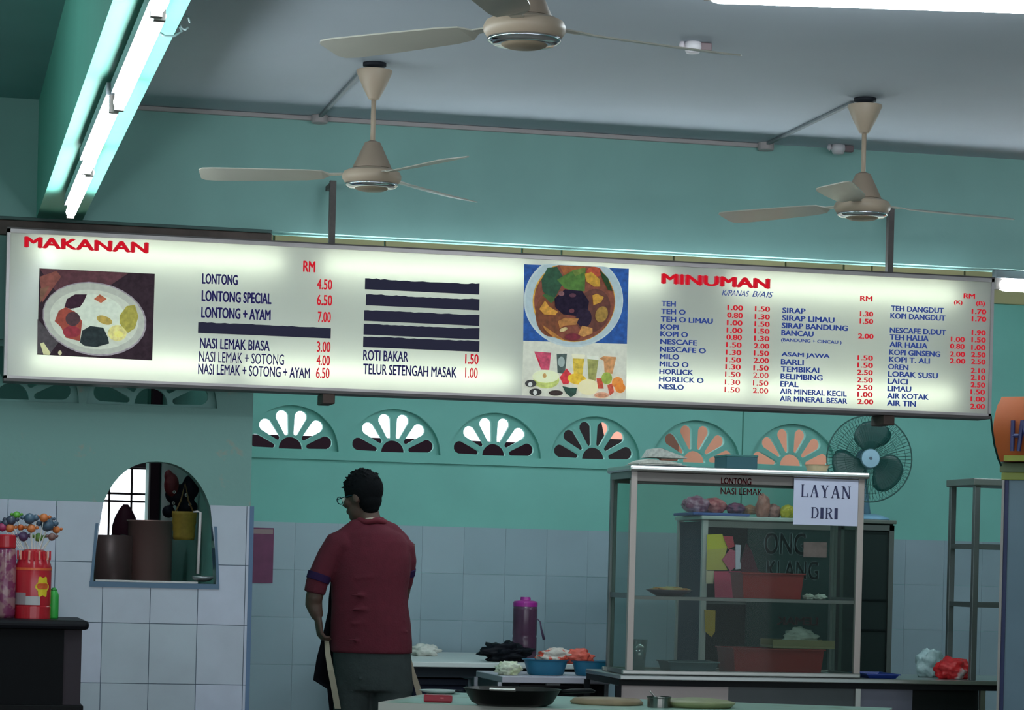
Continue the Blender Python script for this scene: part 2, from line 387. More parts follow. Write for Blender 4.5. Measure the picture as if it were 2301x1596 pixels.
def L(s, x0, x1, yt, yb, m=NAVY, bold=.01, shear=0): text(sg, s, x0, x1, yt, yb, YT, m, bold+.014 if shear == 0 else bold, shear, label='lettering reading %s' % s)
L('MAKANAN', 54, 334, 531, 556, RED, .035)
L('LONTONG', 454, 534, 614, 638, NAVY, .03); L('LONTONG SPECIAL', 453, 610, 652, 677, NAVY, .03); L('LONTONG + AYAM', 452, 608, 689, 714, NAVY, .03)
L('NASI LEMAK BIASA', 449, 606, 759, 783, NAVY, .012); L('NASI LEMAK + SOTONG', 447, 638, 789, 813, NAVY, .0); L('NASI LEMAK + SOTONG + AYAM', 445, 696, 817, 841, NAVY, .008)
L('RM', 681, 708, 586, 611, RED, .02)
for s, x0, x1, a, b in (('4.50', 712, 746, 627, 650), ('6.50', 712, 746, 662, 686), ('7.00', 714, 743, 700, 724), ('3.00', 712, 742, 767, 791), ('4.00', 711, 741, 798, 821), ('6.50', 710, 740, 826, 850)): L(s, x0, x1, a, b, RED, .008)
L('ROTI BAKAR', 816, 917, 786, 810, NAVY, .012); L('TELUR SETENGAH MASAK', 816, 1026, 817, 841, NAVY, .012)
L('1.50', 1045, 1075, 795, 818, RED, .012); L('1.00', 1045, 1073, 826, 849, RED, .004)
def strip(x0, x1, yt, yb, bumps=()):
    a, b, c = P(x0, yt, YT), P(x0, yb, YT), P(x1, (yt+yb)/2, YT); n = 30; top = []
    for i in range(n+1):
        f_ = i/n; h = a.z+.0015*rnd.uniform(-1, 1)+(.0035*rnd.random() if any(u <= f_ <= v for u, v in bumps) else 0); top.append((a.x+(c.x-a.x)*f_, h))
    obj('masking_strip', prism(bm_(), [(a.x, b.z), (c.x, b.z)]+top[::-1], YT-.0012, YT+.001), BLACK, sg)
strip(445, 743, 724, 748)
for x0, a, b, bp in ((820, 627, 650, ((0, .2), (.9, 1))), (822, 662, 686, ((0, .35), (.9, 1))), (818, 697, 721, ((.9, 1),)), (817, 728, 752, ((.9, 1),)), (816, 756, 780, ((.9, 1),))): strip(x0, 1077, a, b, bp)
L('MINUMAN', 1485.5, 1730.6, 614, 638, RED, .045)
L('K/PANAS', 1622, 1683, 651, 664, BLUE, .01, .3); L('B/AIS', 1690, 1737, 654, 667, BLUE, .01, .3)
def c3(x): return 1140+x/3.835
def r3(y): return 560+y/3.835
rows = [('TEH', 1325, 1450, 445), ('TEH O', 1322, 1535, 512), ('TEH O LIMAU', 1320, 1770, 578), ('KOPI', 1318, 1475, 645), ('KOPI O', 1316, 1555, 705), ('NESCAFE', 1315, 1635, 772), ('NESCAFE O', 1313, 1710, 837), ('MILO', 1312, 1480, 900), ('MILO O', 1310, 1560, 965), ('HORLICK', 1308, 1600, 1030), ('HORLICK O', 1306, 1690, 1095), ('NESLO', 1304, 1520, 1160)]
for s, a, b, y in rows: L(s, c3(a), c3(b), r3(y), r3(y+46), BLUE, .022)
v1 = '1.00 0.80 1.00 1.00 0.80 1.50 1.30 1.50 1.30 1.50 1.30 1.50'.split(); v2 = '1.50 1.30 1.50 1.50 1.30 2.00 1.50 2.00 1.50 2.00 1.50 2.00'.split()
for i in range(12):
    L(v1[i], c3(1895-2.2*i), c3(2030-2.6*i), r3([480, 545, 610, 675, 735, 800, 865, 930, 990, 1055, 1122, 1187][i]), r3([480, 545, 610, 675, 735, 800, 865, 930, 990, 1055, 1122, 1187][i]+45), RED, .014 if i < 9 else .0)
    L(v2[i], c3(2132-1.6*i), c3(2262-1.4*i), r3([490, 558, 620, 682, 745, 810, 872, 935, 1000, 1063, 1130, 1195][i]), r3([490, 558, 620, 682, 745, 810, 872, 935, 1000, 1063, 1130, 1195][i]+45), RED, .014 if i < 9 else .0)
def c4(x): return 1700+x/3.8286
def r4(y): return 580+y/3.8286
for s, a, b, y, h in [('SIRAP', 220, 420, 425, 48), ('SIRAP LIMAU', 218, 670, 490, 48), ('SIRAP BANDUNG', 215, 785, 555, 48), ('BANCAU', 212, 490, 618, 48), ('(BANDUNG + CINCAU )', 210, 730, 688, 38), ('ASAM JAWA', 212, 630, 808, 48), ('BARLI', 208, 405, 868, 48), ('TEMBIKAI', 208, 538, 930, 48), ('BELIMBING', 205, 567, 993, 48), ('EPAL', 203, 360, 1058, 48), ('AIR MINERAL KECIL', 200, 775, 1122, 48), ('AIR MINERAL BESAR', 198, 780, 1185, 48),
        ('TEH DANGDUT', 1155, 1610, 408, 48), ('KOPI DANGDUT', 1150, 1625, 472, 48), ('NESCAFE D.DUT', 1145, 1630, 595, 48), ('TEH HALIA', 1145, 1480, 655, 48), ('AIR HALIA', 1143, 1470, 718, 48), ('KOPI GINSENG', 1140, 1580, 785, 48), ('KOPI T. ALI', 1138, 1490, 848, 48), ('OREN', 1130, 1305, 910, 48), ('LOBAK SUSU', 1130, 1560, 973, 48), ('LAICI', 1127, 1300, 1035, 48), ('LIMAU', 1125, 1330, 1098, 48), ('AIR KOTAK', 1122, 1480, 1160, 48), ('AIR TIN', 1120, 1370, 1222, 48)]:
    L(s, c4(a), c4(b), r4(y), r4(y+h), BLUE, .022 if h > 40 else .012)
for s, a, b, y in [('RM', 890, 995, 325), ('1.30', 888, 1002, 457), ('1.50', 886, 1002, 520), ('2.00', 872, 1005, 648), ('1.50', 868, 1000, 835), ('1.50', 866, 1000, 898), ('2.50', 864, 998, 960), ('2.50', 862, 998, 1025), ('2.50', 860, 996, 1090), ('1.00', 866, 996, 1150), ('2.00', 866, 1003, 1212),
        ('RM', 1780, 1878, 303), ('(K)', 1697, 1770, 362), ('(B)', 1886, 1965, 370), ('1.70', 1850, 1975, 437), ('1.70', 1850, 1975, 500), ('1.90', 1850, 1970, 618), ('1.50', 1848, 1970, 680), ('1.00', 1846, 1968, 745), ('2.50', 1845, 1968, 808), ('2.50', 1844, 1968, 868), ('2.10', 1842, 1966, 945), ('2.10', 1842, 1966, 1005), ('2.50', 1841, 1965, 1068), ('1.50', 1840, 1963, 1128), ('1.00', 1840, 1962, 1190), ('2.00', 1838, 1962, 1252),
        ('1.00', 1670, 1790, 675), ('0.80', 1663, 1788, 735), ('2.00', 1660, 1792, 803), ('2.00', 1660, 1795, 862)]:
    L(s, c4(a), c4(b), r4(y), r4(y+44), RED, .016)
def printed(shapes, fx, fy, label, par=sg, Y=YP-.0012, conv=None, e=.42, name='picture'):
    bm = bm_(); mats = []; idx = {}
    for i, (rgb, kind, *d) in enumerate(shapes):
        if kind == 'e':
            cx, cy, rx, ry = d[:4]; rot = math.radians(d[4]) if len(d) > 4 else 0
            pts = [(cx+rx*math.cos(t)*math.cos(rot)-ry*math.sin(t)*math.sin(rot), cy+rx*math.cos(t)*math.sin(rot)+ry*math.sin(t)*math.cos(rot)) for t in [2*math.pi*k/28 for k in range(28)]]
        else: pts = d[0]
        if len(d) and kind == 'c':      # clipped circle
            cx, cy, rx, ry, yt = d[0]; pts = [(cx+rx*math.cos(t), max(yt+(cx+rx*math.cos(t)-cx)*.045, cy+ry*math.sin(t))) for t in [2*math.pi*k/48 for k in range(48)]]
        y = Y-.0004*i
        vs = [bm.verts.new(P(fx(a), fy(b), y)) for a, b in pts]
        fc = bm.faces.new(vs)
        if rgb not in idx: idx[rgb] = len(mats); mats.append(mat(rgb, .6, emit=e, noise=.07 if min(rgb) > 140 else .28, scale=55))
        fc.material_index = idx[rgb]
    # give the print a real thickness behind
    g = bm.faces[:] if False else None
    bmesh.ops.triangulate(bm, faces=bm.faces[:])
    me = bpy.data.meshes.new(name); bm.to_mesh(me); bm.free()
    o = obj(name, me, mats, par, label=label); return o
fa = lambda v: v/3.8
fb = lambda v: 480+v/3.8
PL = [((50, 36, 44), 'p', [(335, 468), (1320, 515), (1298, 1255), (315, 1205)]), ((84, 42, 50), 'p', [(335, 470), (1100, 506), (900, 640), (500, 700)]), ((130, 70, 60), 'p', [(338, 540), (480, 490), (520, 540), (360, 760)]), ((120, 80, 60), 'p', [(340, 640), (420, 620), (345, 760)]), ((70, 62, 66), 'p', [(318, 900), (500, 1100), (420, 1200), (316, 1195)]),
      ((205, 200, 150), 'p', [(340, 1110), (370, 1100), (430, 1190), (420, 1208), (370, 1205)]), ((200, 190, 150), 'e', 510, 1190, 16, 20),
      ((150, 140, 146), 'e', 805, 900, 448, 312, 10), ((176, 178, 166), 'e', 802, 898, 436, 300, 10), ((196, 200, 184), 'e', 800, 905, 380, 252, 8), ((206, 214, 196), 'e', 850, 850, 230, 150, 20),
      ((58, 36, 48), 'p', [(548, 800), (570, 730), (640, 690), (740, 690), (715, 750), (680, 800), (600, 815)]), ((150, 62, 46), 'p', [(465, 920), (500, 830), (560, 800), (640, 840), (700, 920), (690, 1000), (680, 1090), (560, 1060), (520, 970)]), ((70, 40, 46), 'e', 620, 900, 62, 60), ((140, 34, 48), 'e', 610, 1010, 75, 50),
      ((44, 52, 54), 'p', [(680, 1100), (700, 1000), (770, 960), (880, 975), (920, 1060), (930, 1110), (820, 1140), (720, 1130)]), ((214, 204, 130), 'e', 1000, 1020, 80, 68), ((228, 216, 120), 'e', 1010, 1030, 36, 28), ((160, 150, 62), 'p', [(1020, 870), (1080, 790), (1150, 780), (1180, 880), (1150, 980), (1090, 1020), (1020, 940)]), ((176, 150, 70), 'e', 890, 910, 70, 34, 20), ((178, 92, 60), 'p', [(800, 730), (850, 690), (910, 730), (860, 765)])]
printed(PL, fa, fb, 'printed photo of a plate of rice with side dishes')
fa = lambda v: 1160+v/5.148
fb = lambda v: 590+v/5.148
S = [((30, 78, 148), 'p', [(88, 20), (1300, 72), (1278, 942), (78, 905)]), ((182, 196, 196), 'c', (660, 440, 575, 540, 30)), ((168, 186, 190), 'c', (665, 440, 560, 520, 32)), ((196, 150, 60), 'c', (665, 450, 478, 470, 38)), ((122, 66, 48), 'c', (670, 452, 466, 460, 38)),
     ((92, 50, 40), 'e', 880, 560, 200, 260, 20), ((110, 60, 34), 'e', 400, 600, 180, 260), ((150, 84, 40), 'p', [(500, 40), (800, 50), (760, 140), (560, 160)]),
     ((34, 72, 48), 'p', [(290, 200), (360, 60), (470, 50), (560, 200), (450, 400), (380, 440), (300, 320)]), ((72, 110, 44), 'p', [(470, 200), (620, 110), (800, 60), (790, 330), (700, 340), (560, 300)]), ((52, 88, 40), 'p', [(330, 360), (470, 420), (400, 470), (300, 380)]), ((100, 120, 50), 'p', [(640, 90), (800, 60), (790, 110), (680, 160)]),
     ((34, 26, 44), 'p', [(440, 420), (560, 310), (760, 330), (840, 450), (820, 600), (700, 620), (540, 600), (450, 520)]), ((44, 34, 52), 'e', 780, 640, 90, 110), ((120, 80, 84), 'e', 520, 360, 34, 28), ((104, 50, 60), 'e', 640, 560, 30, 26), ((80, 40, 56), 'e', 650, 380, 40, 24),
     ((170, 70, 44), 'e', 900, 110, 90, 60), ((186, 140, 42), 'p', [(790, 130), (870, 110), (960, 190), (970, 280), (900, 280), (810, 220)]), ((190, 138, 48), 'p', [(880, 380), (930, 360), (1010, 400), (980, 460), (890, 495)]), ((150, 116, 50), 'e', 985, 600, 70, 95, 20), ((192, 136, 50), 'p', [(265, 540), (330, 440), (380, 510), (480, 570), (450, 610), (320, 600)]),
     ((168, 112, 56), 'p', [(480, 680), (560, 640), (720, 650), (690, 720), (560, 730), (500, 760)]), ((184, 130, 70), 'p', [(710, 840), (760, 730), (880, 760), (880, 820), (780, 860)]), ((170, 112, 50), 'p', [(300, 720), (500, 860), (560, 900), (420, 860), (330, 780)]), ((190, 170, 120), 'e', 545, 775, 48, 22, -20), ((112, 30, 44), 'e', 650, 860, 90, 40), ((44, 66, 40), 'p', [(960, 80), (1060, 180), (1110, 330), (1060, 320), (990, 180)])]
printed(S, fa, fb, 'printed photo of a bowl of curry noodles on blue')
S = [((205, 206, 190), 'p', [(80, 908), (1280, 945), (1268, 1592), (62, 1560)])]
S += [((186, 70, 96), 'p', [(205, 1030), (400, 1045), (380, 1245), (285, 1240), (265, 1130)]), ((70, 84, 80), 'p', [(465, 1060), (585, 1055), (560, 1290), (475, 1280)]), ((150, 165, 160), 'e', 520, 1150, 40, 60), ((206, 176, 62), 'p', [(650, 1100), (785, 1110), (760, 1320), (665, 1320)]), ((226, 222, 190), 'p', [(640, 1060), (795, 1070), (785, 1115), (650, 1110)]), ((150, 150, 84), 'p', [(820, 1110), (950, 1120), (915, 1370), (835, 1365)]), ((218, 222, 205), 'p', [(815, 1075), (950, 1090), (950, 1130), (820, 1115)]), ((196, 140, 90), 'p', [(960, 1110), (1010, 1085), (1155, 1095), (1110, 1290), (1020, 1280), (1010, 1140)]),
      ((186, 196, 110), 'e', 345, 1365, 150, 92), ((226, 232, 190), 'e', 340, 1320, 152, 72), ((190, 150, 90), 'e', 325, 1310, 22, 28), ((205, 50, 60), 'p', [(500, 1330), (580, 1225), (640, 1300), (600, 1410), (540, 1410)]), ((222, 180, 50), 'e', 700, 1350, 110, 62, 10), ((40, 72, 60), 'p', [(530, 1430), (620, 1450), (700, 1450), (690, 1520), (630, 1560), (570, 1510)]), ((232, 222, 176), 'e', 830, 1440, 120, 90), ((190, 74, 52), 'p', [(925, 1340), (990, 1340), (1010, 1460), (945, 1460)]), ((196, 80, 60), 'p', [(1050, 1420), (1110, 1400), (1130, 1500), (1080, 1540)]), ((150, 168, 72), 'e', 1045, 1340, 62, 70), ((226, 140, 62), 'e', 1170, 1390, 66, 64), ((228, 134, 50), 'e', 1200, 1450, 60, 60),
      ((62, 52, 50), 'e', 455, 1510, 82, 32), ((214, 160, 130), 'e', 985, 1535, 86, 34), ((188, 130, 100), 'e', 985, 1540, 66, 22), ((66, 66, 66), 'e', 165, 1400, 66, 42), ((210, 210, 205), 'e', 160, 1410, 24, 26), ((58, 58, 58), 'e', 220, 1500, 72, 42), ((205, 205, 200), 'e', 215, 1505, 22, 30)]
printed(S, fa, fb, 'printed photo of fruit and tall glasses of juice')
# hanging rods, brackets under the board
IRON = mat((92, 84, 82), .6, noise=.2, scale=20)
for px0, y0, px1, y1 in ((741, 413, 739, 540), (1986, 470, 1984, 605)):
    a, b = P(px0, y0, YB-.02), P(px1, y1, YS+.08); x = a.x
    bm = bm_(); box(bm, x-.013, x+.013, YS+.14, YS+.172, SZ1-.0, a.z); box(bm, x-.016, x+.016, YS+.16, YB, a.z-.03, a.z-.01)
    obj('hanger_rod', bm, IRON, sg)
for px in (735, 1990):
    x = P(px, 888, YS+.05).x
    bm = bm_(); box(bm, x-.026, x+.026, YS+.0, YS+.16, SZ0-.055, SZ0-.012, .004)
    obj('bracket', bm, mat((76, 58, 52), .7, noise=.2, scale=20), sg)
obj('cable', tube(bm_(), [P(2226, 935, YS+.03), P(2229, 965, YS+.05), P(2234, 1000, YS+.1), P(2242, 1030, YS+.15), P(2249, 1046, YS+.2)], .0045, 8), mat((22, 60, 56), .5), sg)
# ---------------------------------------------------------------- ceiling fans
CREAM = mat((180, 160, 140), .45, noise=.04, scale=6); DARKM = mat((40, 42, 48), .6); CHROME = mat((225, 230, 235), .12, metal=1.); BLADE = mat((176, 172, 160), .3, noise=.04, scale=5)
def fan(x, y, angs, label, drop=0.):
    t = thing('ceiling_fan', (x, y, ZC), label, 'ceiling fan', 'ceiling fans')
    z = ZC-drop
    obj('ceiling_hook', lathe(bm_(), [(.045, 0), (.045, -.012), (.02, -.016), (.018, -.045)], (x, y, ZC), 16), DARKM, t, smooth=True)
    smooth_by_angle(obj('canopy', lathe(bm_(), [(.055, -.03), (.068, -.028), (.069, -.034), (.045, -.09), (.02, -.138), (.012, -.142)], (x, y, ZC), 28), CREAM, t))
    obj('rod', tube(bm_(), [(x, y, ZC-.13), (x, y, ZC-.32)], .0095, 12), CREAM, t, smooth=True)
    smooth_by_angle(obj('motor_cover', lathe(bm_(), [(.012, -.296), (.03, -.304), (.052, -.35), (.074, -.398), (.074, -.402)], (x, y, ZC), 28), mat((150, 132, 116), .5), t))
    h = obj('motor_housing', lathe(bm_(), [(.06, -.4), (.085, -.406), (.106, -.416), (.113, -.43), (.112, -.444), (.10, -.462), (.07, -.474), (.066, -.474)], (x, y, ZC), 36), CREAM, t); smooth_by_angle(h)
    obj('trim_ring', lathe(bm_(), [(.066, -.468), (.099, -.466), (.102, -.462), (.10, -.470), (.085, -.478), (.06, -.478)], (x, y, ZC), 36), CHROME, h, smooth=True)
    smooth_by_angle(obj('bottom_cap', lathe(bm_(), [(.07, -.472), (.06, -.482), (.05, -.486), (.002, -.488)], (x, y, ZC), 32), mat((160, 142, 120), .5), t))
    for a in angs:
        a = math.radians(a); d = Vector((math.cos(a), math.sin(a), 0)); n = Vector((-d.y, d.x, 0))
        rings = []
        for r, w_, zz in ((.10, .016, 0), (.16, .02, -.004), (.19, .045, -.006), (.25, .056, -.008), (.45, .066, -.012), (.6, .07, -.014), (.64, .064, -.014), (.655, .045, -.014)):
            c = Vector((x, y, ZC-.425+zz))+d*r
            pitch = .2 if r > .17 else .05
            e = n*w_*math.cos(pitch)+UP*w_*math.sin(pitch); th = UP*.002
            rings.append([c-e-th, c+e-th, c+e+th, c-e+th])
        obj('blade', loft(bm_(), rings), BLADE, t)
    return t
fan(1.645, 10.06, (45, 168, 288), 'cream ceiling fan left of centre, above the LONTONG prices')
fan(3.64, 10.12, (5, 130, 240), 'cream ceiling fan hanging on the right, above the drinks prices')
fan(1.576, 7.12, (12, 136, 248), 'nearest cream ceiling fan, cut by the top of the picture')
# conduits and boxes on the ceiling
COND = mat((176, 165, 165), .5)
obj('conduit', box(bm_(), .7, 3.60, YB-.022, YB, ZC-.02, ZC-.001, .003), COND, None, 'pale pinkish cable conduit along the ceiling above the cross beam', 'conduit')
for x, lab in ((1.62, 'left ceiling fan'), (3.615, 'right ceiling fan')):
    obj('conduit', box(bm_(), x-.009, x+.009, 10.2, YB-.05, ZC-.014, ZC-.001, .003), mat((120, 126, 130), .6), None, 'thin grey conduit crossing the ceiling to the %s' % lab, 'conduit')
    obj('junction_box', lathe(bm_(), [(.001, -.034), (.032, -.034), (.036, -.03), (.036, -.001)], (x, YB-.037, ZC), 20), COND, None, 'small round pale conduit box at the wall behind the %s' % lab, 'junction box', smooth=False)
for px, py, lab in ((1565, 95, 'near the middle of the ceiling, between the fans'), (1890, 326, 'beside the rod of the right ceiling fan, at the wall')):
    p = PZ(px, py, ZC)
    if p.y > YB-.08: p.y = YB-.1
    t = thing('lamp_socket', p, 'small white ceiling lamp socket '+lab, 'lamp socket')
    obj('base', lathe(bm_(), [(.03, -.001), (.032, -.02), (.024, -.04), (.002, -.042)], p-Vector((.014, 0, 0)), 20), mat((215, 208, 212), .4), t, smooth=True)
    obj('bracket', box(bm_(), p.x+.01, p.x+.055, p.y-.012, p.y+.012, ZC-.03, ZC-.001, .004), mat((120, 100, 104), .5), t)
    obj('knob', lathe(bm_(), [(.008, -.001), (.012, -.02), (.002, -.028)], p-Vector((.055, 0, 0)), 12), mat((200, 190, 196), .4), t, smooth=True)
p = PZ(396, 66, ZB)
t = thing('wire_hook', (.63, p.y, ZB), 'twisted wire hook hanging from the edge of the lengthwise beam', 'hook')
c = Vector((.635, p.y, ZB))
obj('wire', tube(bm_(), [c+Vector((0, 0, .09)), c+Vector((.012, 0, .06)), c+Vector((-.004, 0, .02)), c+Vector((.01, 0, -.005)), c+Vector((-.01, .0, -.018)), c+Vector((-.035, 0, -.02)), c+Vector((-.06, 0, -.005))], .0035, 8), mat((90, 110, 110), .5), t, smooth=True)
obj('loop', tube(bm_(), [c+Vector((.016+.014*math.cos(a), 0, .02+.02*math.sin(a))) for a in [k*.7 for k in range(9)]], .0028, 8), mat((130, 150, 150), .5), t, smooth=True)
#PART2
# unseen tubes added above the beam to brighten the kitchen wall
batten((2.6, 12.9, 3.12), (3.8, 12.9, 3.12), 'added unseen fluorescent tube brightening the kitchen wall, left', r=.03)
batten((.1, 12.0, 3.05), (.7, 12.0, 3.05), 'added short fluorescent tube brightening the back kitchen behind the left wall', r=.018)  # unseen, added because the hatch interior came out too dark
batten((5.2, 12.9, 3.12), (6.4, 12.9, 3.12), 'added unseen fluorescent tube brightening the kitchen wall, right', r=.03)
def px_box(bm, x0, x1, yt, yb, Y0, Y1, bev=0.):
    a = P(x0, yt, Y0); b = P(x1, yb, Y0); c = P(x0, yb, Y0); return box(bm, a.x, b.x, Y0, Y1, min(c.z, b.z), a.z, bev)
SS = mat((168, 168, 164), .3, metal=.9, noise=.05, scale=9); SSD = mat((120, 122, 122), .4, metal=.7); BLK = mat((24, 26, 30), .45); GREYW = mat((200, 205, 205), .4)
# ---------------------------------------------------------------- behind the serving hatch
zst = 1.06
t = thing('stove', (.95, 12.8, 0), 'dark stove carrying the pots behind the serving hatch', 'stove')
obj('body', box(bm_(), .45, 1.22, 12.5, 13.3, 0, zst-.03, .01), mat((52, 46, 48), .5, metal=.3), t); obj('top', box(bm_(), .43, 1.23, 12.48, 13.32, zst-.03, zst, .005), mat((80, 72, 72), .4, metal=.6), t)
c = P(338, 1240, 12.75); zt = P(338, 1175, 12.75).z
t = thing('stock_pot', (c.x, 12.8, zst), 'tall steel stock pot seen through the serving hatch', 'pot')
R_ = P(388, 1240, 12.75).x-c.x
obj('body', lathe(bm_(), [(R_*.97, 0), (R_, .02), (R_, zt-zst), (R_+.008, zt-zst+.004), (R_+.008, zt-zst+.012), (R_-.006, zt-zst+.012), (R_-.008, .03), (.01, .025)], (c.x, 12.8, zst), 40), mat((205, 160, 155), .35, metal=.25), t, smooth=True)
for s_ in (-1, 1): obj('handle', tube(bm_(), [(c.x+s_*(R_-.002), 12.76, zt-.07), (c.x+s_*(R_+.03), 12.77, zt-.065), (c.x+s_*(R_+.03), 12.83, zt-.065), (c.x+s_*(R_-.002), 12.84, zt-.07)], .006, 8), SS, t, smooth=True)
c = P(252, 1240, 12.75); zt = P(252, 1203, 12.75).z
t = thing('cooking_pot', (c.x, 12.72, zst), 'dark wide cooking pot with pointed lid left of the steel pot', 'pot')
R_ = .088
obj('body', lathe(bm_(), [(R_*.9, 0), (R_, .03), (R_, zt-zst), (R_-.006, zt-zst), (R_-.01, .03), (.01, .02)], (c.x, 12.68, zst), 32), mat((120, 92, 92), .4, metal=.2), t, smooth=True)
zl = P(287, 1132, 12.75).z-zt
c = P(283, 1200, 12.9)
t = thing('steamer', (c.x, 12.98, zst), 'dark conical steamer silhouetted against the bright kitchen window', 'steamer')
obj('body', lathe(bm_(), [(.06, 0), (.065, zt-zst), (.062, zt-zst+.05), (.05, zt-zst+.09), (.03, zt-zst+zl*.85), (.012, zt-zst+zl), (.001, zt-zst+zl)], (c.x, 12.98, zst), 28), mat((66, 30, 44), .55), t, smooth=True)
a = P(430, 1215, 12.7); b = P(398, 1215, 12.7)
obj('barrel', lathe(bm_(), [(.07, 0), (.075, .1), (.075, 1.1), (.07, 1.16), (.001, 1.17)], ((a.x+b.x)/2+.01, 12.38, 0), 28), mat((28, 40, 54), .45), None, 'dark blue barrel below the yellow basket behind the hatch', 'barrel', smooth=True)
a = P(386, 1149, 12.2); b = P(442, 1149, 12.2); c = P(390, 1213, 12.2)
t = thing('basket', ((a.x+b.x)/2, 12.2, c.z), 'yellow woven bamboo strainer hanging in the serving hatch', 'basket')
R0 = (b.x-a.x)/2; cx = (a.x+b.x)/2; bm = bm_()
prof = []; n = 9
for i in range(n): f_ = i/(n-1); prof.append((R0*(.82+.18*f_)+(.002 if i % 2 else 0), (a.z-c.z)*f_))
lathe(bm, [(.01, .0)]+prof+[(R0-.006, a.z-c.z), (R0*.8, .01)], (cx, 12.2, c.z), 32)
obj('body', bm, mat((196, 158, 66), .7, noise=.12, scale=40), t, smooth=True)
obj('handle', tube(bm_(), [(cx-R0*.7, 12.2, a.z), (cx-R0*.3, 12.2, a.z+.05), (cx, 12.2, P(400, 1085, 12.2).z), (cx+R0*.3, 12.2, a.z+.05), (cx+R0*.7, 12.2, a.z)], .004, 8), mat((130, 100, 60), .6), t)
t = thing('hanging_bag', (.99, 12.3, 1.45), 'dark red and black bags hanging from a bar inside the serving hatch', 'bag')
bm = bm_(); c = P(385, 1090, 12.3); ell(bm, c, .035, .03, .055); c = P(378, 1070, 12.3); ell(bm, c, .02, .02, .03)
obj('red_bag', remesh(bm, .006, 3), mat((104, 26, 34), .6, bump=.4), t, smooth=True)
bm = bm_(); c = P(400, 1112, 12.34); ell(bm, c, .062, .03, .05); c = P(428, 1095, 12.34); ell(bm, c, .04, .03, .06); c = P(378, 1150, 12.34); ell(bm, c, .03, .03, .03); c = P(420, 1140, 12.34); ell(bm, c, .05, .03, .04)
obj('black_bag', remesh(bm, .006, 3), mat((24, 26, 38), .5, bump=.4), t, smooth=True)
for px, py in ((391, 1106), (389, 1131), (426, 1134), (418, 1113)): obj('ring', lathe(bm_(), [(.006, 0), (.0075, .003), (.006, .006), (.0035, .003), (.006, 0)], P(px, py, 12.26), 14, axis=(0, -1, 0)), GREYW, t)
c = P(400, 1042, 12.3); obj('hanging_bar', box(bm_(), .95, 1.24, 12.29, 12.31, c.z+.02, c.z+.04), BLK, t)
obj('post', box(bm_(), P(337, 1100, 13.6).x, P(357, 1100, 13.6).x, 13.6, 13.7, 0, 3.2), mat((48, 30, 40), .6), None, 'dark upright post in the middle of the serving hatch view', 'post')
obj('curtain', box(bm_(), P(392, 1100, 14.4).x, 1.24, 14.4, 14.44, 0, 3.2), mat((34, 38, 42), .8, noise=.3, scale=5), None, 'dark cloth closing off the kitchen right of the post', 'curtain')
t = thing('ladle', (1.18, YB+.03, HB+.008), 'steel ladle with long pale handle resting on the hatch sill', 'ladle')
a, b, c = P(450, 1152, YB+.05), P(444, 1290, YB+.02), P(440, 1150, YB+.06)
obj('handle', tube(bm_(), [P(434, 1151, YB+.07), P(443, 1150, YB+.06), a, b], [.004, .005, .0065, .0065], 10), mat((212, 202, 202), .3), t, smooth=True)
c = P(455, 1300, YB+.02); bm = bm_(); g = bmesh.ops.create_uvsphere(bm, u_segments=28, v_segments=14, radius=.046)
bmesh.ops.delete(bm, geom=[v for v in bm.verts if v.co.z > .012], context='VERTS')
for v in bm.verts: v.co = Vector((v.co.x, v.co.y*.7, v.co.z*.42))+Vector((c.x, YB+.02, HB+.028))
o = obj('bowl', bm, mat((150, 156, 158), .3, metal=.7), t, smooth=True); m_ = o.modifiers.new('s', 'SOLIDIFY'); m_.thickness = .002
# ---------------------------------------------------------------- cash counter on the left with jars
YC = 10.2; zt = 1.05
t = thing('cash_counter', (.1, YC+.2, 0), 'black cash counter with rounded top in the lower left corner', 'counter')
xr = P(182, 1500, YC).x
obj('body', box(bm_(), -.6, P(142, 1500, YC).x, YC, YC+.5, 0, zt-.035), mat((10, 10, 14), .6), t)
obj('side_post', box(bm_(), P(142, 1500, YC).x, xr, YC+.01, YC+.5, 0, zt-.035), mat((56, 48, 54), .5), t)
obj('top', box(bm_(), -.65, P(200, 1395, YC-.03).x, YC-.04, YC+.52, zt-.036, zt, .014), mat((18, 18, 24), .45), t)
obj('plinth', box(bm_(), -.62, xr+.01, YC-.02, YC+.5, 0, P(100, 1584, YC).z, .004), mat((12, 12, 14), .5), t)
# lollipop jar
def candyball(par, c, r, rgb):
    bm = bm_(); ell(bm, c, r, r, r, sub=2)
    for s_ in (-1, 1): ell(bm, c+Vector((s_*r*1.2, 0, r*.2)), r*.5, r*.25, r*.45, sub=1)
    return bm
YJ = YC+.14; jc = P(72, 1385, YJ); jr = P(113, 1385, YJ).x-jc.x; jz = zt+.001
def zj(y): return P(72, y, YJ).z
t = thing('lollipop_jar', (jc.x, YJ, jz), 'red lollipop jar with yellow flower emblem standing on the black counter', 'jar')
H = zj(1235)-jz
RJ = mat((176, 26, 40), .25)
obj('base', lathe(bm_(), [(.002, 0), (jr, 0), (jr, .045), (jr-.002, .048)], (jc.x, YJ, jz), 36), RJ, t, smooth=False)
b_ = obj('body', lathe(bm_(), [(jr-.002, .047), (jr, .06), (jr, H*.74), (jr-.006, H*.82), (jr*.72, H*.97), (jr*.5, H), (.002, H)], (jc.x, YJ, jz), 36), mat((182, 32, 46), .2), t); smooth_by_angle(b_)
obj('band', lathe(bm_(), [(jr+.0008, H*.70), (jr+.0008, H*.735)], (jc.x, YJ, jz), 36), mat((220, 96, 50), .4), t)
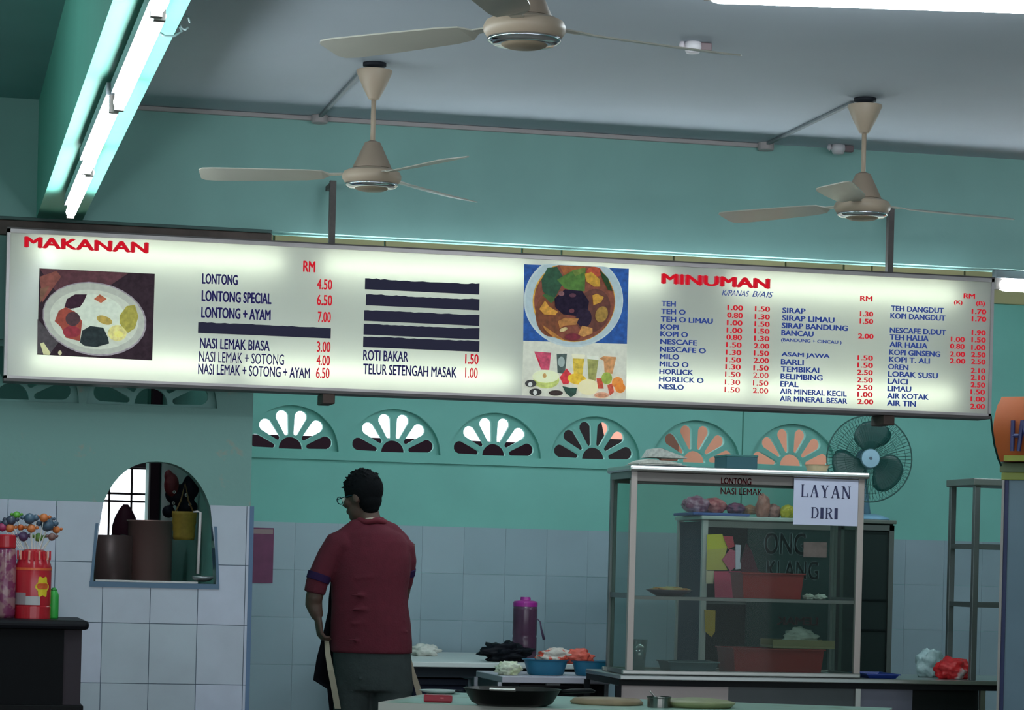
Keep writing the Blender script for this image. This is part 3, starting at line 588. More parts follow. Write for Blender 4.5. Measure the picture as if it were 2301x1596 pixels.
for a0, a1, z0, z1, rgb in ((-2.95, -2.0, .052, .098, (150, 130, 135)), (-2.0, -1.2, .052, .085, (176, 170, 172)),):
    bm = bm_(); n = 12
    r0 = [Vector((jc.x+(jr+.001)*math.cos(a0+(a1-a0)*i/n), YJ+(jr+.001)*math.sin(a0+(a1-a0)*i/n), jz+z0)) for i in range(n+1)]; vs0 = [bm.verts.new(p) for p in r0]; vs1 = [bm.verts.new(p+Vector((0, 0, z1-z0))) for p in r0]
    for i in range(n): bm.faces.new((vs0[i], vs0[i+1], vs1[i+1], vs1[i]))
    obj('label_band', bm, mat(rgb, .4), t)
def on_jar(a, z, off): return Vector((jc.x+(jr+off)*math.cos(a), YJ+(jr+off)*math.sin(a), z))
def decal(par, a, zc, fn, off, m, name):
    bm = bm_(); c = bm.verts.new(on_jar(a, zc, off)); n = 48; ring = []
    for k in range(n):
        q = 2*math.pi*k/n; rx, rz = fn(q); ring.append(bm.verts.new(on_jar(a+rx/jr, zc+rz, off)))
    for k in range(n): bm.faces.new((c, ring[k], ring[(k+1) % n]))
    return obj(name, bm, m, par)
ae = -math.pi/2+.52
zc_ = zj(1318)
decal(t, ae, zc_, lambda q: (.027*(1+.14*math.cos(6*q))*math.cos(q), .038*(1+.14*math.cos(6*q))*math.sin(q)), .0012, mat((226, 196, 40), .4), 'emblem')
decal(t, ae, zc_+.002, lambda q: (.023*math.copysign(abs(math.cos(q))**.5, math.cos(q)), .011*math.copysign(abs(math.sin(q))**.5, math.sin(q))), .002, mat((206, 90, 36), .4), 'emblem_band')
for py in range(7):
    pass
cols = [(60, 66, 84), (96, 160, 60), (70, 90, 110), (196, 110, 60), (84, 60, 96), (110, 150, 70), (206, 112, 56), (120, 84, 80), (150, 50, 90), (206, 96, 40)]
LW_ = ['dark blue lollipop far left in the bunch', 'green lollipop at the top left of the bunch', 'slate blue lollipop at the top centre of the bunch', 'orange lollipop at the lower left of the bunch', 'deep orange lollipop between the lower left one and the centre', 'orange lollipop just below the top centre slate blue one', 'purple lollipop hanging low in the middle of the bunch', 'light green lollipop low at the centre right of the bunch', 'orange lollipop at the top right of the bunch', 'large slate blue lollipop at the right of the bunch', 'orange lollipop furthest right of the bunch', 'brown lollipop lowest at the right of the bunch', 'magenta lollipop at the left picture edge', 'small slate blue lollipop above the large right one', 'small slate blue lollipop right of the top centre one', 'dark blue lollipop at the left picture edge']
LP = [(24, 1170, 9, 0), (37, 1158, 7, 1), (66, 1166, 10, 2), (22, 1187, 8, 3), (46, 1186, 6, 9), (70, 1188, 8, 3), (52, 1206, 9, 4), (86, 1208, 8, 5), (98, 1164, 8, 3), (106, 1180, 12, 2), (126, 1191, 7, 6), (116, 1207, 7, 7), (5, 1185, 8, 8), (110, 1168, 7, 2), (80, 1164, 6, 2), (12, 1176, 7, 0)]
for i, (px, py, r, ci) in enumerate(LP):
    yy = YJ+.03*math.sin(i*2.1); c = P(px, py, yy); r = r/460.
    tt = thing('lollipop', c, 'wrapped '+LW_[i]+' in the red jar', 'lollipop', 'lollipops in the red jar')
    obj('candy', candyball(tt, c, r, 0), mat(cols[ci], .35, noise=.2, scale=30), tt, smooth=True)
    base = Vector((jc.x+(c.x-jc.x)*.45, YJ+(yy-YJ)*.5, jz+H+.001)); obj('stick', tube(bm_(), [base, c], .0022, 6), mat((220, 216, 210), .5), tt)
for i in range(9):
    a = -math.pi/2+(i-4)*.3; p = on_jar(a, jz+H*.85, -.004); q = p+Vector((0, 0, .035)); p2 = Vector((p.x, p.y, p.z))
    obj('clip', tube(bm_(), [p2, q], .004, 6), mat((232, 160, 140) if i % 2 else (200, 30, 44), .4), t)
c0 = P(8, 1385, YJ-.02); rr = P(33, 1385, YJ).x-c0.x; h0 = P(8, 1232, YJ).z-jz; h1 = P(8, 1204, YJ).z-jz
t = thing('candy_jar', (c0.x, YJ-.02, jz), 'pink candy jar with red lid at the left edge of the black counter', 'jar')
obj('body', lathe(bm_(), [(rr*.9, 0), (rr, .015), (rr, h0-.01), (rr*.85, h0), (.001, h0)], (c0.x, YJ-.02, jz), 30), mat((150, 108, 112), .2, alt=(120, 50, 84), scale=26, thr=(.45, .55)), t, smooth=True)
obj('lid', lathe(bm_(), [(rr*.92, h0), (rr*.95, h0+.005), (rr*.92, h1), (rr*.8, h1+.004), (.001, h1+.005)], (c0.x, YJ-.02, jz), 30), RJ, t)
c1 = P(119, 1385, YJ); hb = P(119, 1325, YJ).z-jz
t = thing('green_bottle', (c1.x, YJ, jz), 'small bright green bottle right of the red lollipop jar', 'bottle')
obj('body', lathe(bm_(), [(.002, 0), (.018, 0), (.0195, .006), (.0195, hb*.72), (.0195, hb*.8), (.014, hb*.94), (.006, hb), (.001, hb)], (c1.x+.001, YJ+.02, jz), 24), mat((52, 168, 66), .35), t, smooth=True)
obj('cap', lathe(bm_(), [(.012, hb*.955), (.0125, hb*.99), (.007, hb+.006), (.001, hb+.007)], (c1.x+.001, YJ+.02, jz), 20), mat((40, 140, 56), .4), t, smooth=True)
# ---------------------------------------------------------------- poster on the kitchen wall
a = P(540, 1185, YR-.012); b = P(612, 1311, YR-.012)
t = thing('poster', ((a.x+b.x)/2, YR-.012, b.z), 'narrow maroon poster on the kitchen wall beside the left wall end', 'poster')
obj('sheet', box(bm_(), a.x, b.x, YR-.014, YR-.011, b.z, a.z), mat((112, 44, 84), .5, noise=.15, scale=12), t)
obj('header', box(bm_(), a.x, b.x-.005, YR-.0155, YR-.014, a.z-.035, a.z-.008), mat((150, 120, 122), .5), t)
# ---------------------------------------------------------------- white worktop table against the kitchen wall
t = thing('kitchen_table', (2.6, 14.4, 0), 'white topped kitchen table along the tiled wall behind the cook', 'table')
obj('top', box(bm_(), 2.42, 3.5, 13.72, 15.3, .755, .782, .004), mat((222, 226, 224), .35), t)
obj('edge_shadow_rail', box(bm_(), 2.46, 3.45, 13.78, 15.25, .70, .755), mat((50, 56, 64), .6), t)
for x_, y_ in ((2.5, 13.8), (3.42, 13.8), (2.5, 15.2), (3.42, 15.2)): obj('leg', box(bm_(), x_-.02, x_+.02, y_-.02, y_+.02, 0, .70), SSD, t)
t = thing('storage_chest', (2.55, 14.2, 0), 'dark navy storage chest under the white kitchen table', 'chest')
obj('body', box(bm_(), 2.55, P(1050, 1540, 13.85).x, 13.85, 14.5, 0.02, .66, .02), mat((34, 38, 56), .5), t); obj('lid', box(bm_(), 2.54, P(1052, 1540, 13.84).x, 13.84, 14.51, .655, .69, .006), mat((44, 50, 66), .5), t)
obj('edge', box(bm_(), P(1050, 1540, 13.84).x, P(1056, 1540, 13.84).x, 13.83, 13.85, 0, .69), mat((96, 110, 120), .5), t)
def crumple(name, c, r, m, label, cat, seed=0, grp=None, squash=(1, .8, .5), freq=16, amp=.35, base=None):
    from mathutils import noise
    bm = bm_(); ell(bm, Vector((0, 0, 0)), 1, 1, 1, sub=4)
    for v in bm.verts:
        p = v.co.normalized(); n_ = noise.fractal(p*2.2+Vector((seed*3.1, seed, 0)), 1., 2., 4)
        v.co = p*(1+amp*n_)
        v.co.x *= r*squash[0]; v.co.y *= r*squash[1]; v.co.z = max(v.co.z, -.8)*r*squash[2]
    zmin = min(v.co.z for v in bm.verts)
    for v in bm.verts: v.co += Vector((c[0], c[1], c[2]-zmin))
    return obj(name, bm, m, base, label, cat, grp, smooth=True)
WP = mat((214, 214, 205), .4, noise=.1, scale=30, bump=.3)
c = P(952, 1466, 14.6); crumple('plastic_bag', (c.x, 14.6, .783), .085, WP, 'crumpled white plastic bag on the kitchen table just right of the cook', 'bag', 1, squash=(1, .7, .42))
# purple bottle
YBt = 14.2; c = P(1177, 1480, YBt); r_b = (P(1204, 1400, YBt).x-P(1150, 1400, YBt).x)/2; zt_ = P(1177, 1342, YBt).z; z0 = .783
t = thing('water_bottle', (c.x, YBt, z0), 'tall purple tinted water bottle with magenta cap on the kitchen table', 'bottle')
Hb = zt_-z0
obj('body', lathe(bm_(), [(.002, 0), (r_b*.94, 0), (r_b, .01), (r_b, Hb*.35), (r_b*.96, Hb*.38), (r_b, Hb*.41), (r_b, Hb*.8), (r_b*.97, Hb*.87)], (c.x, YBt, z0), 36), mat((82, 52, 74), .2, noise=.15, scale=12), t, smooth=True)
obj('cap', lathe(bm_(), [(r_b*.99, Hb*.85), (r_b, Hb*.91), (r_b*.9, Hb*.935), (r_b*.45, Hb*.95), (r_b*.4, Hb), (.001, Hb)], (c.x, YBt, z0), 36), mat((160, 40, 140), .35), t)
p1, p2, p3, p4 = P(1203, 1388, YBt-.03), P(1213, 1397, YBt-.05), P(1216, 1415, YBt-.05), P(1222, 1438, YBt-.05)
st = obj('strap', tube(bm_(), [p1, p2, p3, p4], [.006, .006, .009, .013], 8, flat=.4), mat((76, 56, 84), .6), t, smooth=True)
c = P(1135, 1483, 13.95)
o = crumple('black_bag', (c.x, 13.95, .783), .13, mat((20, 22, 30), .45, bump=.5), 'crumpled black bag lying in front of the purple water bottle', 'bag', 3, squash=(1.0, .6, .42), amp=.5)
# side table with blue bowls
ZT2 = .745
x0, x1 = P(1128, 1522, 12.98).x, P(1372, 1530, 12.98).x
t = thing('side_table', ((x0+x1)/2, 13.1, 0), 'low side table with pale edge carrying the blue bowls', 'table')
obj('top', box(bm_(), x0, x1, 12.98, 13.62, ZT2-.032, ZT2, .004), mat((176, 172, 184), .4), t)
for x_ in (x0-.012, x1-.02):
    for y_ in (13.0, 13.58): obj('leg', box(bm_(), x_-.006, x_+.012, y_-.01, y_+.01, 0, ZT2-.03), mat((150, 152, 160), .4, metal=.5), t)
t = thing('toaster_oven', (3.2, 13.1, .45), 'black oven with grey handle on the shelf below the side table', 'oven')
obj('body', box(bm_(), P(1165, 1570, 13.05).x, P(1366, 1570, 13.05).x, 13.05, 13.45, .36, .708, .008), mat((30, 30, 34), .3), t)
a = P(1226, 1538, 13.03); obj('handle', box(bm_(), a.x, P(1258, 1541, 13.03).x, 13.02, 13.05, a.z-.006, a.z+.006, .003), mat((140, 142, 146), .4), t)
obj('door', box(bm_(), P(1190, 1570, 13.05).x, P(1340, 1570, 13.05).x, 13.04, 13.052, .40, .69, .004), mat((22, 22, 26), .2), t)
struct('trim_30', box(bm_(), x0, x1, 13.0, 13.6, .34, .36), SSD).name = 'shelf_under_table'
so = bpy.data.objects['shelf_under_table']; so['kind'] = 'structure'; so.parent = bpy.data.objects['side_table']; so.data.transform(Matrix.Translation(-Vector(so.parent.location))); del so['kind']; so.name = 'lower_shelf'
def bowl(name, cx, cy, z, r, h, m, label, oval=.75, rim=.006):
    bm = bm_(); pr = [(.002, 0), (r*.72, 0), (r*.78, .006), (r*.95, h*.9), (r, h*.92), (r+rim, h), (r-.002, h), (r*.9, h*.86), (r*.72, .01), (.002, .01)]
    lathe(bm, pr, (0, 0, 0), 36)
    for v in bm.verts: v.co = Vector((v.co.x+cx, v.co.y*oval+cy, v.co.z+z))
    return obj(name, bm, m, None, label, 'bowl', smooth=False)
BLU = mat((30, 106, 138), .35, noise=.08, scale=14)
YW = 13.2
a, b = P(1172, 1500, YW), P(1279, 1500, YW); hb_ = P(1225, 1482, YW).z-ZT2
smooth_by_angle(bowl('basin', (a.x+b.x)/2, YW, ZT2+.001, (b.x-a.x)/2-.006, hb_, BLU, 'blue plastic basin on the side table, left of two'))
a, b = P(1281, 1500, YW), P(1374, 1500, YW)
smooth_by_angle(bowl('basin', (a.x+b.x)/2, YW, ZT2+.001, (b.x-a.x)/2-.006, hb_-.004, BLU, 'blue plastic basin on the side table, next to the display cabinet'))
for nm, px, py, r, sq, m, lab, sd in (('plastic_bag', 1248, 1478, .085, (1.1, .5, .5), mat((206, 196, 186), .4, bump=.3, scale=20, alt=(214, 78, 56), thr=(.5, .56)), 'white and orange plastic bag piled on the left blue basin', 5), ('plastic_bag', 1300, 1470, .07, (1.1, .5, .6), mat((216, 88, 70), .4, noise=.1, scale=20, bump=.3), 'coral red plastic bag lying across the two blue basins', 8)):
    c = P(px, py, 13.22); crumple(nm, (c.x, 13.22, ZT2+hb_-.022), r, m, lab, 'bag', sd, squash=sq)
c = P(1142, 1513, 13.12); crumple('cabbage', (c.x, 13.12, ZT2+.001), .062, mat((214, 218, 196), .5, scale=18, alt=(186, 196, 130), thr=(.5, .75), bump=.5), 'pale cabbage heap on the left corner of the side table', 'vegetable', 11, squash=(1.05, .7, .62), amp=.45)
# ---------------------------------------------------------------- steel counter and the display cabinet
CY0 = 12.28; CZ = .79
t = thing('steel_counter', (4.3, 12.55, 0), 'long stainless steel counter under the glass display cabinet', 'counter')
CXL = P(1392, 1520, CY0).x
obj('top', box(bm_(), CXL, 5.5, CY0-.01, 12.95, CZ-.022, CZ, .004), mat((160, 164, 162), .28, metal=.8), t)
obj('skirt', box(bm_(), CXL, 5.5, CY0+.01, 12.93, CZ-.05, CZ-.022), mat((26, 28, 30), .5), t)
xm = P(1640, 1560, CY0).x; xe = P(1925, 1560, CY0).x
obj('front_panel', box(bm_(), P(1398, 1560, CY0).x, xm, CY0+.03, CY0+.05, .08, CZ-.05), mat((150, 138, 136), .35, metal=.3, noise=.06, scale=5), t)
obj('front_panel', box(bm_(), xm, xe, CY0+.032, CY0+.05, .08, CZ-.05), mat((54, 60, 62), .3, metal=.3, noise=.12, scale=5), t)  # lighter left and darker right panel stand in for reflections in the steel
xq = P(2055, 1560, CY0).x; xz = P(2205, 1560, CY0).x
obj('front_panel', box(bm_(), xe+.02, xq, CY0+.03, CY0+.05, .08, CZ-.05), mat((96, 98, 112), .35, metal=.3, noise=.1, scale=6), t)
obj('front_panel', box(bm_(), xq, xz, CY0+.04, CY0+.06, .08, CZ-.05), mat((22, 26, 26), .4), t)
for x_ in (CXL+.0, xe+.01, xz+.012, 5.48):
    for y_ in (CY0+.01, 12.9): obj('leg', box(bm_(), x_-.013, x_+.013, y_, y_+.025, 0, CZ-.05), mat((24, 26, 30), .5) if x_ == CXL else SS, t)
BX0, BX1, BY0, BY1, BZ0, BZ1 = 3.298, 4.47, 12.30, 12.70, CZ+.002, 1.79
t = thing('display_cabinet', ((BX0+BX1)/2, (BY0+BY1)/2, BZ0), 'large glass display cabinet in a steel frame with the LAYAN DIRI notice', 'display cabinet')
Wp = .03
for x_ in (BX0, BX1-Wp):
    for y_ in (BY0, BY1-Wp):
        obj('post', box(bm_(), x_, x_+Wp*1.05, y_, y_+Wp, BZ0+.02, BZ1-.03, .002), mat((170, 158, 152), .4, metal=.35) if y_ == BY0 else SSD, t)
for y_ in (BY0-.004, BY1-Wp):
    obj('bottom_rail', box(bm_(), BX0-.02, BX1+.004, y_, y_+Wp, BZ0, BZ0+.022, .005), SS, t)
    obj('top_rail', box(bm_(), BX0, BX1, y_+.01, y_+Wp, BZ1-.075, BZ1-.03, .002), mat((112, 106, 102), .4, metal=.5), t)
for x_ in (BX0, BX1-Wp):
    obj('side_rail', box(bm_(), x_, x_+Wp, BY0, BY1, BZ0, BZ0+.022), SSD, t); obj('side_rail', box(bm_(), x_, x_+Wp, BY0, BY1, BZ1-.06, BZ1-.03), SSD, t)
    obj('side_rail', box(bm_(), x_+.005, x_+.025, BY0+.03, BY1-.03, 1.155, 1.18), SSD, t)
obj('top', box(bm_(), BX0-.015, BX1+.02, BY0-.03, BY1+.02, BZ1-.03, BZ1, .011), mat((190, 190, 186), .22, metal=.85), t)
obj('floor_panel', box(bm_(), BX0+.02, BX1-.02, BY0+.02, BY1-.02, BZ0+.004, BZ0+.012), mat((110, 122, 120), .4), t)
G1 = glass_mat((226, 234, 230), .004, .03, (140, 150, 152))
obj('front_glass', box(bm_(), BX0+Wp, BX1-Wp, BY0+.012, BY0+.016, BZ0+.02, BZ1-.05), G1, t)
for x_ in (BX0+.012, BX1-.016): obj('side_glass', box(bm_(), x_, x_+.004, BY0+Wp, BY1-Wp, BZ0+.02, BZ1-.06), glass_mat((224, 234, 230), .003, .02, (140, 150, 152)), t)
zs = P(1500, 1341, BY0+.05).z
xs_ = P(1650, 1340, BY0+.05).x
obj('shelf', box(bm_(), BX0+.03, BX1-.03, BY0+.03, BY1-.03, zs-.010, zs-.002), glass_mat((180, 190, 190), .01, .5, (150, 140, 145)), t)
obj('shelf_rail', box(bm_(), BX0+.03, BX1-.03, BY0+.024, BY0+.03, zs-.016, zs), mat((150, 138, 140), .4, metal=.4), t)
# lettering on the glass
REDL = mat((130, 38, 46), .5)
YG = BY0+.010
text(t, 'NASI LEMAK', 1619, 1713, 1096, 1111, YG, REDL, .02, label='red lettering reading NASI LEMAK')
text(t, 'LONTONG', 1620, 1688, 1073, 1088, BY0+.004, REDL, .03, label='red lettering partly on the top rail')
# notice
a, b = P(1784, 1074, BY0-.006), P(1926, 1183, BY0-.006)
t = thing('notice', ((a.x+b.x)/2, BY0-.006, b.z), 'white paper notice reading LAYAN DIRI taped to the cabinet corner', 'sign')
bm = bm_(); box(bm, a.x, b.x, BY0-.007, BY0-.0055, b.z, a.z)
obj('sheet', bm, mat((190, 192, 214), .6), t)
NK = mat((44, 46, 84), .6)
SER = {'L': [((.2, 0), (.2, 1), .15), ((.05, .02), (.95, .02), .05), ((.93, 0), (.93, .28), .06), ((.04, .98), (.42, .98), .05)],
 'A': [((.14, 0), (.5, 1), .07), ((.86, 0), (.52, 1), .17), ((.28, .34), (.72, .34), .06), ((0, .02), (.3, .02), .05), ((.66, .02), (1, .02), .05)],
 'Y': [((.2, 1), (.52, .48), .16), ((.82, 1), (.52, .48), .07), ((.52, 0), (.52, .5), .15), ((.02, .98), (.4, .98), .05), ((.66, .98), (1, .98), .05), ((.32, .02), (.72, .02), .05)],
 'N': [((.18, 0), (.18, 1), .07), ((.2, 1), (.82, 0), .17), ((.84, 0), (.84, 1), .07), ((0, .98), (.3, .98), .05), ((.04, .02), (.34, .02), .05), ((.68, .98), (1, .98), .05)],
 'D': [((.2, 0), (.2, 1), .15), ((.05, .02), (.55, .02), .05), ((.05, .98), (.55, .98), .05), ((.55, .98), (.8, .82), .09), ((.8, .84), (.9, .5), .15), ((.9, .5), (.8, .16), .15), ((.8, .18), (.55, .02), .09)],
 'I': [((.5, 0), (.5, 1), .3), ((.1, .02), (.9, .02), .05), ((.1, .98), (.9, .98), .05)],
 'R': [((.2, 0), (.2, 1), .15), ((.05, .98), (.55, .98), .05), ((.55, .98), (.76, .86), .09), ((.76, .88), (.76, .62), .15), ((.76, .64), (.5, .5), .09), ((.2, .5), (.52, .5), .05), ((.5, .5), (.84, 0), .16), ((.72, .02), (1, .02), .05), ((.04, .02), (.38, .02), .05)]}
def serif(s, x0, x1, yt, yb, ws):
    tot = sum(ws); g = .22; unit = (x1-x0)/(tot+g*(len(s)-1)); x = x0
    for ch_, w_ in zip(s, ws):
        sl = .0465; a = P(x, yt+(x-x0)*sl, BY0-.0078); b = P(x+unit*w_, yb+(x-x0)*sl, BY0-.0078); bm = bm_()
        for (xa, za), (xb, zb), th_ in SER[ch_]:
            p0 = Vector((a.x+(b.x-a.x)*xa, 0, b.z+(a.z-b.z)*za)); p1 = Vector((a.x+(b.x-a.x)*xb, 0, b.z+(a.z-b.z)*zb)); d = (p1-p0).normalized(); n_ = Vector((-d.z, 0, d.x))*th_*(a.z-b.z)*.5
            if n_.x or n_.z: prism(bm, [((p0+n_).x, (p0+n_).z), ((p1+n_).x, (p1+n_).z), ((p1-n_).x, (p1-n_).z), ((p0-n_).x, (p0-n_).z)], BY0-.0082, BY0-.0074)
        obj('letter', bm, NK, t, label='navy serif letter %s' % ch_); x += unit*(w_+g)
serif('LAYAN', 1800, 1911, 1089, 1117, [.8, 1, 1, 1, 1.05]); serif('DIRI', 1822, 1882, 1140, 1165, [1.05, .45, 1.05, .45])
# things on top of the cabinet
c = P(1445, 1036, 12.4); zt_ = BZ1+.001
t = thing('newspaper', (c.x, 12.42, zt_), 'folded newspapers lying on top of the display cabinet, left end', 'newspaper')
a, b = P(1425, 1035, 12.4).x, P(1545, 1035, 12.4).x
for i in range(4):
    bm = bm_(); x0_, x1_ = a+.01*i, b-.02*i
    pts = [(x0_, 0), (x1_, 0), (x1_, .004), (x0_+.03, .004+.012*(i > 1)), (x0_, .004)]
    obj('sheet', prism(bm_(), [(p, zt_+.0062*i+q) for p, q in pts], 12.34+.01*i, 12.6), mat((60, 64, 74) if i == 0 else (170, 168, 160), .8, noise=.2, scale=60), t)
obj('folded_corner', prism(bm_(), [(P(1462, 1010, 12.42).x, P(1462, 1009, 12.42).z), (P(1480, 1010, 12.42).x, P(1480, 1008, 12.42).z), (P(1540, 1030, 12.42).x, P(1540, 1031, 12.42).z), (P(1450, 1025, 12.42).x, P(1450, 1028, 12.42).z)], 12.38, 12.5), mat((165, 165, 158), .8, noise=.25, scale=70), t)
a, b = P(1627, 1022, 12.4), P(1696, 1042, 12.4)
t = thing('box', ((a.x+b.x)/2, 12.45, zt_), 'flat dark teal box on top of the display cabinet between two vents', 'box')
obj('body', box(bm_(), a.x, b.x, 12.36, 12.56, zt_, a.z-.006, .003), mat((26, 74, 84), .5), t); obj('lid', box(bm_(), a.x-.003, b.x+.003, 12.357, 12.563, a.z-.01, a.z, .002), mat((44, 98, 96), .5), t)
a, b = P(1812, 1035, 12.4), P(1872, 1035, 12.4)
smooth_by_angle(bowl('dish', (a.x+b.x)/2, 12.44, zt_, (b.x-a.x)/2-.008, .036, mat((186, 166, 132), .5), 'shallow beige bowl on top of the display cabinet, right part', 1.))
# in the cabinet
c = P(1503, 1330, 12.5)
t = thing('plate', (c.x, 12.5, zs), 'plate of food on the cabinet glass shelf, left', 'plate')
obj('dish', lathe(bm_(), [(.002, 0), (.06, 0), (.075, .008), (.115, .03), (.112, .032), (.07, .012), (.002, .01)], (c.x, 12.5, zs), 36), mat((92, 76, 92), .35), t, smooth=True)
fo = crumple('food', (c.x+.005, 12.5, zs+.012), .095, mat((206, 180, 130), .6, alt=(196, 120, 70), scale=24, thr=(.5, .6), bump=.3), None, None, 14, squash=(1, .8, .2), base=t)
def tray(name, x0, x1, y0, y1, z, h, m, label, cat='tray', tap=.012):
    bm = bm_(); e = tap
    out0 = [(x0+e, y0+e), (x1-e, y0+e), (x1-e, y1-e), (x0+e, y1-e)]; out1 = [(x0, y0), (x1, y0), (x1, y1), (x0, y1)]
    rim = [(x0-.007, y0-.007), (x1+.007, y0-.007), (x1+.007, y1+.007), (x0-.007, y1+.007)]; inn1 = [(x0+.004, y0+.004), (x1-.004, y0+.004), (x1-.004, y1-.004), (x0+.004, y1-.004)]; inn0 = [(x0+e+.004, y0+e+.004), (x1-e-.004, y0+e+.004), (x1-e-.004, y1-e-.004), (x0+e+.004, y1-e-.004)]
    rings = [[Vector((p[0], p[1], z)) for p in out0], [Vector((p[0], p[1], z+h-.006)) for p in out1], [Vector((p[0], p[1], z+h-.006)) for p in rim], [Vector((p[0], p[1], z+h)) for p in rim], [Vector((p[0], p[1], z+h)) for p in inn1], [Vector((p[0], p[1], z+.005)) for p in inn0]]
    loft(bm, rings); return obj(name, bm, m, None, label, cat)
RT_ = mat((164, 38, 40), .35, noise=.06, scale=12)
a, b = P(1665, 1305, 12.42), P(1803, 1305, 12.42)
tray('tray', a.x, b.x, 12.4, 12.6, zs, P(1730, 1288, 12.4).z-zs, RT_, 'red plastic tray on the glass shelf of the display cabinet')
a, b = P(1645, 1480, 12.36), P(1848, 1480, 12.36); zf = BZ0+.013
tray('tray', a.x, b.x, 12.34, 12.62, zf, P(1740, 1458, 12.36).z-zf, mat((150, 36, 38), .35, noise=.06, scale=12), 'large red plastic tray on the floor of the display cabinet')
ztr = P(1740, 1458, 12.36).z
a, b = P(1722, 1445, 12.5), P(1862, 1445, 12.5)
t = thing('lid', ((a.x+b.x)/2, 12.5, ztr+.001), 'tan rectangular lid resting on the large red tray', 'lid')
obj('panel', box(bm_(), a.x, b.x-.004, 12.40, 12.60, ztr+.001, ztr+.012, .002), mat((150, 136, 100), .5), t); obj('rim', box(box(bm_(), a.x, b.x-.004, 12.40, 12.408, ztr+.012, ztr+.042), a.x, b.x-.004, 12.592, 12.60, ztr+.012, ztr+.042), mat((136, 124, 88), .5), t)
c = P(1797, 1420, 12.5); crumple('plastic_bag', (c.x, 12.5, ztr+.0125), .075, WP, 'white plastic bag of food on the tan lid in the cabinet', 'bag', 17, squash=(1.1, .7, .65))
c = P(1442, 1490, 12.45); t = thing('glass_cup', (c.x-.01, 12.48, zf), 'empty clear tumbler in the lower left of the display cabinet', 'cup')
obj('cup', lathe(bm_(), [(.002, 0), (.03, 0), (.042, .15), (.040, .15), (.028, .006), (.002, .006)], (c.x-.01, 12.48, zf), 28), glass_mat((226, 232, 232), .14, .12, (190, 200, 200)), t, smooth=True)
c = P(1560, 1490, 12.6); tray('tray', P(1490, 1500, 12.5).x, P(1600, 1500, 12.5).x, 12.4, 12.6, zf, .05, mat((86, 108, 116), .35), 'low grey blue tray on the cabinet floor, left of the large red tray')
for i, (px, py) in enumerate(((1820, 1322), (1846, 1328))):
    c = P(px, py, 12.5); crumple('wrapped_snack', (c.x, 12.52, zs), .03, WP, 'small white wrapped snack on the cabinet shelf, %s of two right of the red tray' % ('left' if i == 0 else 'right'), 'snack', 20+i, squash=(1, .8, .5))
# red and yellow paper flag stickers on the back cabinet
# ---------------------------------------------------------------- second cabinet behind
DX0, DX1, DY0, DY1, DZ1 = 4.047, 4.82, 13.6, 14.1, 1.588; DZ0 = .70
t = thing('back_cabinet', ((DX0+DX1)/2, 13.85, DZ0), 'smaller dark glass cabinet standing behind the display cabinet', 'display cabinet')
for x_ in (DX0, DX1-.03):
    for y_ in (DY0, DY1-.03): obj('post', box(bm_(), x_, x_+.028, y_, y_+.03, DZ0, DZ1-.02), mat((182, 180, 178), .4, metal=.3) if x_ == DX0 else mat((60, 50, 54), .5), t)
obj('top', box(bm_(), DX0-.012, DX1+.01, DY0-.015, DY1+.01, DZ1-.022, DZ1, .005), mat((186, 196, 190), .35, metal=.3), t)
obj('top_rail', box(bm_(), DX0+.02, DX1-.02, DY0+.003, DY0+.02, DZ1-.06, DZ1-.022), mat((110, 112, 108), .5), t)
obj('back_panel', box(bm_(), DX0+.03, DX1-.03, DY1-.02, DY1-.01, DZ0, DZ1-.03), mat((66, 78, 76), .6), t)
obj('bottom', box(bm_(), DX0, DX1, DY0, DY1, DZ0, DZ0+.03), mat((70, 80, 84), .5), t)
obj('shelf', box(bm_(), DX0+.03, DX1-.03, DY0+.03, DY1-.03, 1.12, 1.13), mat((110, 120, 118), .5), t)
obj('side_glass', box(bm_(), DX0+.01, DX0+.014, DY0+.03, DY1-.03, DZ0, DZ1-.03), glass_mat((120, 132, 140), .004, .9, (74, 86, 98)), t)
xd = P(1678, 1300, DY0).x
obj('dark_pane', box(bm_(), xd, DX1-.03, DY0+.008, DY0+.012, DZ0+.03, DZ1-.03), glass_mat((150, 170, 160), .004, .96, (40, 58, 56)), t)
GL = mat((70, 92, 94), .5)
text(t, 'ONG', 1716, 1812, 1195, 1247, DY0+.005, GL, .05, label='faint pale lettering reading ONG')
text(t, 'KLANG', 1722, 1840, 1258, 1302, DY0+.005, GL, .05, label='faint pale lettering reading KLANG')
text(t, 'LEMAK', 1745, 1838, 1386, 1404, DY0+.005, mat((104, 52, 56), .5), .03, mirror=True, label='dark red lettering seen reversed')
a = P(1806, 1218, DY0); obj('sticker', box(bm_(), a.x, P(1858, 1218, DY0).x, DY0+.002, DY0+.006, P(1806, 1252, DY0).z, a.z), mat((136, 106, 104), .5, noise=.2, scale=30), t)
def flag(name, pts, rgb, y, lab, cat='sticker'):
    q = [P(a_, b_, y) for a_, b_ in pts]; return obj(name, prism(bm_(), [(v.x, v.z) for v in q], y-.003, y), mat(rgb, .5), None, lab, cat)
flag('paper_packet', [(1588, 1202), (1622, 1200), (1634, 1232), (1588, 1236)], (196, 188, 50), DY0-.006, 'bright yellow packet hanging at the left post of the back cabinet, upper')
flag('paper_packet', [(1588, 1236), (1633, 1232), (1626, 1258), (1634, 1282), (1586, 1282)], (186, 170, 84), DY0-.01, 'pale yellow packet hanging under the bright yellow packet')
flag('paper_packet', [(1624, 1205), (1646, 1206), (1650, 1228), (1636, 1234)], (170, 44, 60), DY0-.014, 'small red packet right of the bright yellow packet')
